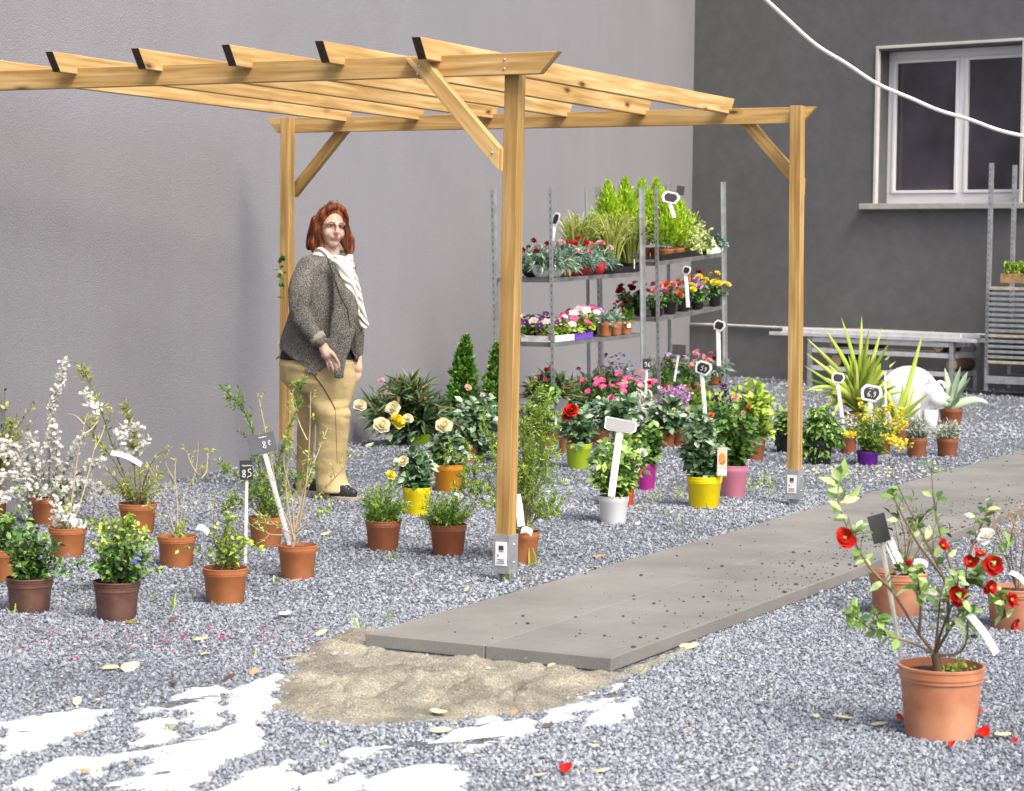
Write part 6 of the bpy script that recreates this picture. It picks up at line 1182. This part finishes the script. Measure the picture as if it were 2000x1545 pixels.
# cardigan
def hem(th):
    a = (th+np.pi) % (2*np.pi)-np.pi           # 0 = straight ahead, -pi/2 = her right (near) side
    return -.13*np.exp(-((a+.8)/.55)**2)+.07*np.exp(-((a-.05)/.35)**2)-.06*np.exp(-((a-.75)/.35)**2)+.03*np.cos(a-np.pi)+.008*np.sin(9*a)
g = MB(); loft(g, [ring(643, 498, .09, .085), ring(641, 507, .155, .115), ring(637, 522, .185, .138), ring(635, 550, .185, .155), ring(633, 590, .188, .165), ring(629, 630, .205, .182), ring(625, 660, .232, .208, lambda t: .4*hem(t)), ring(622, 684, .24, .214, hem)], 110)
limb(g, [W(600, 525, -.13), W(585, 570, -.2), W(584, 611, -.24), W(604, 643, -.268), W(624, 664, -.278)], [.07, .063, .057, .049, .043], 18); limb(g, [W(664, 522, .11), W(682, 612, .12), W(694, 690, .06)], [.072, .055, .043], 16)
# front panels hanging loose
def panel(pts, w, t=.016): 
    P = np.array([W(*q) for q in pts]); q, _ = sample(P, np.linspace(0, 1, 22))
    g.tube(q, np.interp(np.linspace(0, 1, 22), np.linspace(0, 1, len(w)), w), 16, flat=t/np.mean(w))
panel([(652, 510, -.2), (668, 560, -.235), (674, 610, -.26), (668, 650, -.27), (658, 690, -.27), (662, 738, -.265)], [.03, .045, .06, .075, .06, .022]); panel([(686, 590, -.16), (696, 625, -.15), (700, 660, -.13), (697, 694, -.12)], [.02, .03, .034, .018])
CD = remesh(g, .0085, 5)
def cdf(c):
    x, y, z = c.T; n1_ = lattice(np.column_stack([x*6+z*2.5+y*4, z*4.5-x*5]), 1.0, 41)-.5; n2_ = lattice(np.column_stack([x*13+y*9, z*7+x*6]), 1.0, 42)-.5; n3_ = lattice(np.column_stack([x*8+y*8, z*20]), 1.0, 43)-.5
    slv = np.exp(-((x-W(590, 600)[0])/.09)**2)*(y < -.12)
    return .006+.03*n1_+.014*n2_+.016*n3_*slv
folds(CD, cdf)
m, nt, N, L, b = new('grey_knit'); tc = N.new('ShaderNodeTexCoord'); mp = N.new('ShaderNodeMapping'); mp.inputs['Rotation'].default_value = (0, .5, .6); L.new(tc.outputs['Object'], mp.inputs[0]); wv = N.new('ShaderNodeTexWave'); wv.inputs['Scale'].default_value = 68; wv.inputs['Distortion'].default_value = 3.5; wv.inputs['Detail'].default_value = 2; wv.inputs['Detail Scale'].default_value = 3; L.new(mp.outputs[0], wv.inputs['Vector'])
n1 = noise_fac(N, L, tc, 170, 3); n3 = noise_fac(N, L, tc, 4, 3); cr = ramp(N, L, n1.outputs['Fac'], [(.33, (.06,.057,.052)), (.5, (.17,.162,.148)), (.68, (.4,.38,.34))]); d = ramp(N, L, wv.outputs['Fac'], [(.15, .72), (.6, 1.1)]); e = ramp(N, L, n3.outputs['Fac'], [(.35, .85), (.65, 1.2)]); L.new(mixc(N, L, 1.0, mixc(N, L, 1.0, cr.outputs[0], d.outputs[0], 'MULTIPLY'), e.outputs[0], 'MULTIPLY'), b.inputs['Base Color']); b.inputs['Roughness'].default_value = .95; b.inputs['Specular IOR Level'].default_value = .1
bp = N.new('ShaderNodeBump'); bp.inputs['Strength'].default_value = .7; bp.inputs['Distance'].default_value = .008; L.new(wv.outputs['Fac'], bp.inputs['Height']); L.new(bp.outputs[0], b.inputs['Normal']); KNIT = m
co = link('cardigan', CD, KNIT, wm); CUFF = mat('cuff_knit', (.3,.26,.2), .95, .2, 60, bump=.5, bscale=200)
g = MB(); g.tube([W(617, 656, -.273), W(625, 666, -.279)], [.051, .047], 18); g.build('cuff', CUFF, co, smooth=True)
g = MB(); g.tube(snaps(CD, [(640,505),(652,540),(665,578),(679,606),(684,640)], 22, .0), [.004]*18+[.003,.002,.002,.001], 6); g.build('lapel_shadow_line', mat('lapel_shade', (.045,.04,.036), .95), co)  # shadow line along the lapel edge, painted as a thin dark tube
# scarf
m, nt, N, L, b = new('cream_scarf'); tc = N.new('ShaderNodeTexCoord'); mp = N.new('ShaderNodeMapping'); mp.inputs['Rotation'].default_value = (.3, .8, 0); L.new(tc.outputs['Object'], mp.inputs[0]); wv = N.new('ShaderNodeTexWave'); wv.inputs['Scale'].default_value = 9; wv.inputs['Distortion'].default_value = 6; wv.inputs['Detail'].default_value = 1; L.new(mp.outputs[0], wv.inputs['Vector']); cr = ramp(N, L, wv.outputs['Fac'], [(.1, (.64,.59,.51)), (.6, (.76,.72,.66))]); L.new(cr.outputs[0], b.inputs['Base Color']); b.inputs['Roughness'].default_value = .9
bp = N.new('ShaderNodeBump'); bp.inputs['Strength'].default_value = .6; bp.inputs['Distance'].default_value = .02; L.new(wv.outputs['Fac'], bp.inputs['Height']); L.new(bp.outputs[0], b.inputs['Normal']); SCF = m
g = MB(); nc = W(648, 500)
for k, (r, dz, th, tl) in enumerate(((.1, .02, .022, .55), (.108, -.01, .024, .6), (.112, -.035, .022, .68), (.1, .005, .02, .35))):
    a = np.linspace(0, 2*np.pi, 40); g.tube([nc+FV*(r*np.cos(q)+.015)+LV*r*.95*np.sin(q)+ZV*(dz-tl*r*.9*max(0, np.cos(q))+.012*np.sin(3*q+k)) for q in a], th, 12, cap=True)
for pts, w in (([(655, 505, -.2), (670, 530, -.235), (684, 560, -.25), (692, 590, -.24)], [.02, .028, .03, .022]), ([(676, 515, -.12), (690, 545, -.15), (701, 590, -.16), (708, 620, -.16), (713, 642, -.15)], [.02, .03, .03, .026, .03]), ([(668, 512, -.18), (684, 545, -.215), (694, 580, -.215), (699, 612, -.2)], [.018, .026, .024, .014])): panel(pts, w, .013)
link('scarf', remesh(g, .007, 2), SCF, wm)
g = MB(); a = np.linspace(0, 2*np.pi, 16); c = W(645.5, 709, -.272); g.tube([c+np.array([.0125*math.cos(q), .0125*math.sin(q), .004*math.cos(q)]) for q in a], .0022, 6); g.build('finger_ring', mat('silver', (.7,.7,.7), .25, .05, 5, metal=.9), bodyo, smooth=True)
# ================================================================== small things on the ground
LC = {'cream': mat('leaf_cream', (.62,.52,.3), .6, .15, 30, col2=(.72,.64,.42)), 'tan': mat('leaf_tan', (.42,.28,.13), .65, .25, 30), 'brown': mat('leaf_brown', (.12,.075,.05), .6, .3, 30), 'olive': mat('leaf_olive', (.26,.2,.02), .6, .3, 30), 'green': mat('leaf_palegreen', (.5,.56,.28), .55, .15, 30), 'white': mat('petal_white', (.75,.75,.66), .6, .08, 20), 'redp': mat('petal_red', (.42,.03,.02), .5, .3, 30)}
def fallen(x, y, L, w, ang, col, label, curl=.25, tw=.2, z=.008, grp='fallen leaves on the gravel', cat='leaf', name='fallen_leaf'):
    b0 = CAM.G(x, y); s = b0[1]/4394; L *= s*.8; w *= s*.72; k = 9; g = MB(); w *= 1.45; v = []; t = np.linspace(-.5, .5, k)
    for q in t:
        ww = w*.5*math.sqrt(max(0, 1-(2*q)**2))*(1-.25*q)+.0006; zc = z+curl*L*(4*q*q)*.5+tw*w*q
        for j, u in enumerate(np.linspace(-1, 1, 5)): v.append((q*L, u*ww, zc+.3*ww*u*u+tw*ww*u))
    f = [(5*i+j, 5*i+j+1, 5*i+6+j, 5*i+5+j) for i in range(k-1) for j in range(4)]; o = g.add(v, f).build(name, LC[col], loc=tuple(b0+np.array([0, 0, .004])), smooth=True)
    o.rotation_euler = (rng.uniform(-.2, .2), rng.uniform(-.15, .15), R_(ang)); m = o.modifiers.new('t', 'SOLIDIFY'); m.thickness = .0012; return tag(o, label, cat, grp)
for a in ((215,1312,52,18,-20,'cream','cream fallen leaf curled up, left one of a crossed pair left of the sand'), (252,1312,48,18,30,'cream','cream fallen leaf curled up, right one of a crossed pair left of the sand'), (337,1343,34,16,70,'brown','fallen leaf standing half upright, brown and pale, above the fleece'),
 (392,1256,38,16,8,'green','pale green fallen leaf alone on the gravel left of the sand'), (400,1284,20,14,40,'green','small pale green scrap of leaf below the pale green leaf'), (558,1207,34,26,25,'white','broad white green fallen leaf left of the slab corner'), (258,1222,38,12,-6,'olive','olive fallen leaf just below the right brown pot'), (69,1237,30,11,8,'olive','olive fallen leaf in front of the left brown pot'),
 (570,1290,52,15,12,'cream','long cream leaf at the upper left rim of the sand'), (448,1333,38,15,-10,'brown','dark brown leaf above the fleece'), (495,1320,28,13,15,'tan','tan leaf beside the sand on the fleece'), (628,1243,30,12,10,'cream','small cream leaf near the slab corner'), (338,1217,18,10,30,'brown','small brown crumpled leaf right of the brown pots'),
 (150,1378,24,14,40,'cream','cream leaf at the upper fleece edge'), (130,1383,18,10,-10,'tan','tan leaf at the upper fleece edge, left'), (190,1375,20,10,60,'cream','upright cream leaf on the fleece edge'), (172,1517,50,13,5,'tan','tan leaf on the fleece near the lower edge of the picture'), (255,1503,18,9,25,'tan','reddish tan leaf on the fleece'), (155,1443,22,8,5,'tan','thin tan leaf below the big fleece fold'),
 (774,1268,36,14,0,'cream','cream leaf on the sand right below the slab edge'), (1029,1296,20,13,40,'cream','cream leaf on the sand under the middle of the slab edge'), (1077,1307,22,9,12,'cream','cream leaf on the sand left of the slab tip'), (848,1333,26,9,-5,'cream','cream leaf in the middle of the sand'), (782,1362,28,11,-20,'tan','tan leaf in the lower left of the sand'), (855,1400,48,23,-22,'cream','large cream leaf at the lower rim of the sand'),
 (860,1435,56,14,10,'cream','long pale leaf on the gravel below the sand'), (1003,1400,22,9,0,'tan','tan leaf at the right rim of the sand'), (952,1313,16,12,0,'white','white petal on the sand',), (1253,1322,24,18,-50,'green','yellow green leaf right of the sand'), (1070,1425,30,9,5,'brown','dark leaf in the fleece right of the sand'), (1220,1405,16,8,-50,'brown','brown leaf on the right end of the fleece'),
 (1345,1270,50,14,5,'cream','cream leaf lying on the gravel under the slab edge'), (1645,1410,52,20,4,'cream','curved cream leaf left of the big camellia pot, upper one'), (1718,1422,46,11,4,'cream','straight cream leaf left of the big camellia pot, lower one'), (1592,1407,20,14,10,'green','green scrap of leaf left of the cream leaves'), (1958,1444,48,15,15,'cream','cream leaf right of the big camellia pot'), (1175,1515,50,14,30,'cream','cream leaf at the bottom beside the red petal'), (1055,1522,32,9,5,'cream','small tan cream leaf at the bottom left of the red petal'), (1160,1465,26,8,-5,'cream','cream leaf on bare gravel right of the fleece'), (1150,1440,14,9,40,'tan','tan scrap on bare gravel right of the fleece'), (1345,1435,14,9,10,'tan','tan scrap on the gravel in the lower middle'),
 (637,1048,30,9,-4,'cream','narrow cream leaf between the terracotta pots'), (577,1140,26,9,-8,'tan','tan leaf in front of the tall twiggy shrub pot'), (1165,1113,22,10,-40,'cream','cream leaf at the path edge below the front post'), (1170,1092,36,13,8,'tan','tan leaf at the path edge, upper one'), (1040,1140,30,10,15,'tan','tan leaf right of the post shoe'), (722,873,22,7,5,'green','narrow green leaf right of the woman'), (1245,1028,14,9,10,'white','white scrap of petal on the gravel between the pots'), (912,1157,14,9,0,'cream','cream scrap on the gravel left of the post shoe'), (800,1150,12,8,0,'tan','tan scrap on the gravel in front of the low bushes'), (1930,1340,16,10,20,'cream','cream scrap on the gravel behind the big camellia pot')):
    fallen(*a[:7], curl=rng.uniform(.0, .35), tw=rng.uniform(-.3, .8))
PG = 'fallen camellia petals'
for a in ((1102,1512,34,24,15,'redp','red fallen petal at the bottom of the picture'), (1922,1443,36,26,30,'redp','large red fallen petal right of the big camellia pot'), (1858,1462,20,12,-20,'redp','small red petal in front of the big camellia pot'), (1980,1456,18,12,10,'redp','pinkish red petal at the right edge'), (1756,1410,14,16,80,'redp','red petal tucked at the left foot of the big camellia pot'), (1910,1396,16,14,60,'redp','red petal behind the right foot of the big camellia pot')):
    fallen(*a, curl=.7, tw=.4, grp=PG, cat='petal', name='fallen_petal')
def scatter(name, label, cat, mats, n, box, L, W, seed, tm=OVAL, clump=0):
    r = np.random.default_rng(seed); g = MB(); x = r.uniform(box[0], box[2], n); y = r.uniform(box[1], box[3], n) if not clump else np.clip(r.normal((box[1]+box[3])/2, (box[3]-box[1])/5, n), box[1], box[3])
    P = np.array([CAM.G(a, b_) for a, b_ in zip(x, y)]); P[:, 2] = r.uniform(.006, .016, n); a = r.uniform(0, 6.28, n); d = np.column_stack([np.cos(a), np.sin(a), r.normal(0, .25, n)]); put(g, tm, P, d, unit(np.array([0, 0, 1])+.4*r.normal(size=(n, 3))), L*r.uniform(.6, 1.3, n), W*r.uniform(.6, 1.3, n), r.uniform(0, 1, n))
    return kind(tag(g.build(name, mats), label, cat), 'stuff')
scatter('pink_petals', 'tiny pink and magenta petals scattered on the gravel before the brown pots', 'petals', BL['hotpink'], 120, (0, 1205, 640, 1300), .017, .011, 5, clump=1)
scatter('pale_petals', 'tiny pale pink and cream petals scattered on the gravel left of the sand', 'petals', BL['palepink'], 130, (0, 1210, 690, 1300), .018, .011, 6, clump=1)
scatter('yellow_petals', 'small yellow petals fallen on the gravel around the purple pot', 'petals', BL['cream'], 150, (1590, 900, 1830, 950), .028, .018, 7, clump=1)
scatter('leaf_crumbs', 'tan and brown leaf crumbs scattered over the gravel', 'leaf litter', ramp_mat('crumbs', [(.12,.08,.04), (.42,.3,.16), (.66,.56,.38)], .8), 420, (-60, 930, 2060, 1545), .013, .007, 8)
# grass blades growing through the gravel
r = np.random.default_rng(3); g = MB()
for x, y, n, h in ((700,1240,3,60), (762,1215,4,42), (760,1095,5,42), (1040,1105,5,70), (985,1138,6,40), (1048,1110,3,40), (1290,975,8,38), (1325,975,7,36), (1270,985,6,32), (1480,950,9,34), (1500,945,9,36), (1465,960,8,32), (1510,965,7,26), (1430,945,5,34), (1450,950,5,36), (1380,1000,4,22), (865,990,5,36), (905,1040,5,34), (540,1140,3,24), (370,1160,5,26), (330,1190,4,40), (290,1170,4,24), (165,1190,4,22), (35,1200,7,34), (24,1198,4,26), (1300,1010,4,30), (1250,1000,4,24), (1400,985,4,26), (960,1085,4,28), (1110,930,4,20), (640,1000,5,24), (735,1010,5,22), (320,1440,9,26), (300,1446,9,24), (335,1432,7,22), (635,1460,3,30), (905,1450,3,24), (1175,1350,3,16), (1330,1020,3,20), (1540,960,4,26), (1590,930,4,22), (1420,1290,3,16), (1880,1390,3,30), (480,1290,3,36)):
    c = CAM.G(x, y); s = c[1]/4394
    for _ in range(n):
        b0 = c+np.array([r.normal(0, 7*s), r.normal(0, 10*s), 0]); a = r.uniform(0, 6.28); l = h*s*r.uniform(.5, 1.1); d = np.array([math.cos(a), math.sin(a), 0]); P = bez(b0, b0+d*l*.15+ZV*l*.6, b0+d*l*r.uniform(.2, .7)+ZV*l*r.uniform(.5, .95), 6); w = .0028*np.array([.8, 1, 1, .8, .5, .1]); sd = unit(np.cross(d, ZV)+.3*r.normal(size=3)); v = np.stack([P-sd*w[:, None], P+sd*w[:, None]], 1).reshape(-1, 3); g.add(v, [(2*j, 2*j+1, 2*j+3, 2*j+2) for j in range(5)], r.uniform(.2, 1))
kind(tag(g.build('weeds', LEAF['lime']), 'thin grass blades growing up through the gravel', 'grass'), 'stuff')
# ================================================================== light and camera
SUN_AZ, SUN_EL = 146, 52            # degrees clockwise from the view direction (+y); over the photographer's right shoulder
wd = bpy.data.worlds.new('World'); SC.world = wd; wd.use_nodes = True; nt = wd.node_tree; N, L = nt.nodes, nt.links
sk = N.new('ShaderNodeTexSky'); sk.sky_type = 'NISHITA'; sk.sun_disc = False; sk.sun_elevation = R_(SUN_EL); sk.sun_rotation = R_(SUN_AZ); sk.air_density = 1.0; sk.dust_density = 6.0; sk.ozone_density = .6; sk.altitude = 100
bg = N['Background']; L.new(sk.outputs[0], bg.inputs['Color']); bg.inputs['Strength'].default_value = .135
sl = bpy.data.lights.new('sun', 'SUN'); sl.energy = 1.65; sl.angle = R_(22); sl.color = (1, .965, .92); so_ = bpy.data.objects.new('sun', sl); COL.objects.link(so_)
az = R_(SUN_AZ); el = R_(SUN_EL); d = Vector((math.sin(az)*math.cos(el), math.cos(az)*math.cos(el), math.sin(el))); so_.rotation_mode = 'QUATERNION'; so_.rotation_quaternion = d.to_track_quat('Z', 'Y'); so_.location = d*30
cd = bpy.data.cameras.new('camera'); cd.sensor_width = 36; cd.lens = 36*4394/2000; cd.clip_end = 300; cd.clip_start = .1; cam = bpy.data.objects.new('camera', cd); COL.objects.link(cam)
M4 = Matrix(((CAM.r[0], CAM.u[0], -CAM.fw[0], 0), (CAM.r[1], CAM.u[1], -CAM.fw[1], 0), (CAM.r[2], CAM.u[2], -CAM.fw[2], 1.45), (0, 0, 0, 1))); cam.matrix_world = M4
cd.dof.use_dof = True; cd.dof.focus_distance = 11.0; cd.dof.aperture_fstop = 7.0
SC.camera = cam
vs_ = SC.view_settings; vs_.view_transform = 'Standard'; vs_.look = 'None'; vs_.exposure = 0.95; vs_.gamma = 1
SC.render.film_transparent = False; SC.cycles.max_bounces = 6; SC.cycles.diffuse_bounces = 3; SC.cycles.transparent_max_bounces = 4; SC.cycles.use_denoising = True
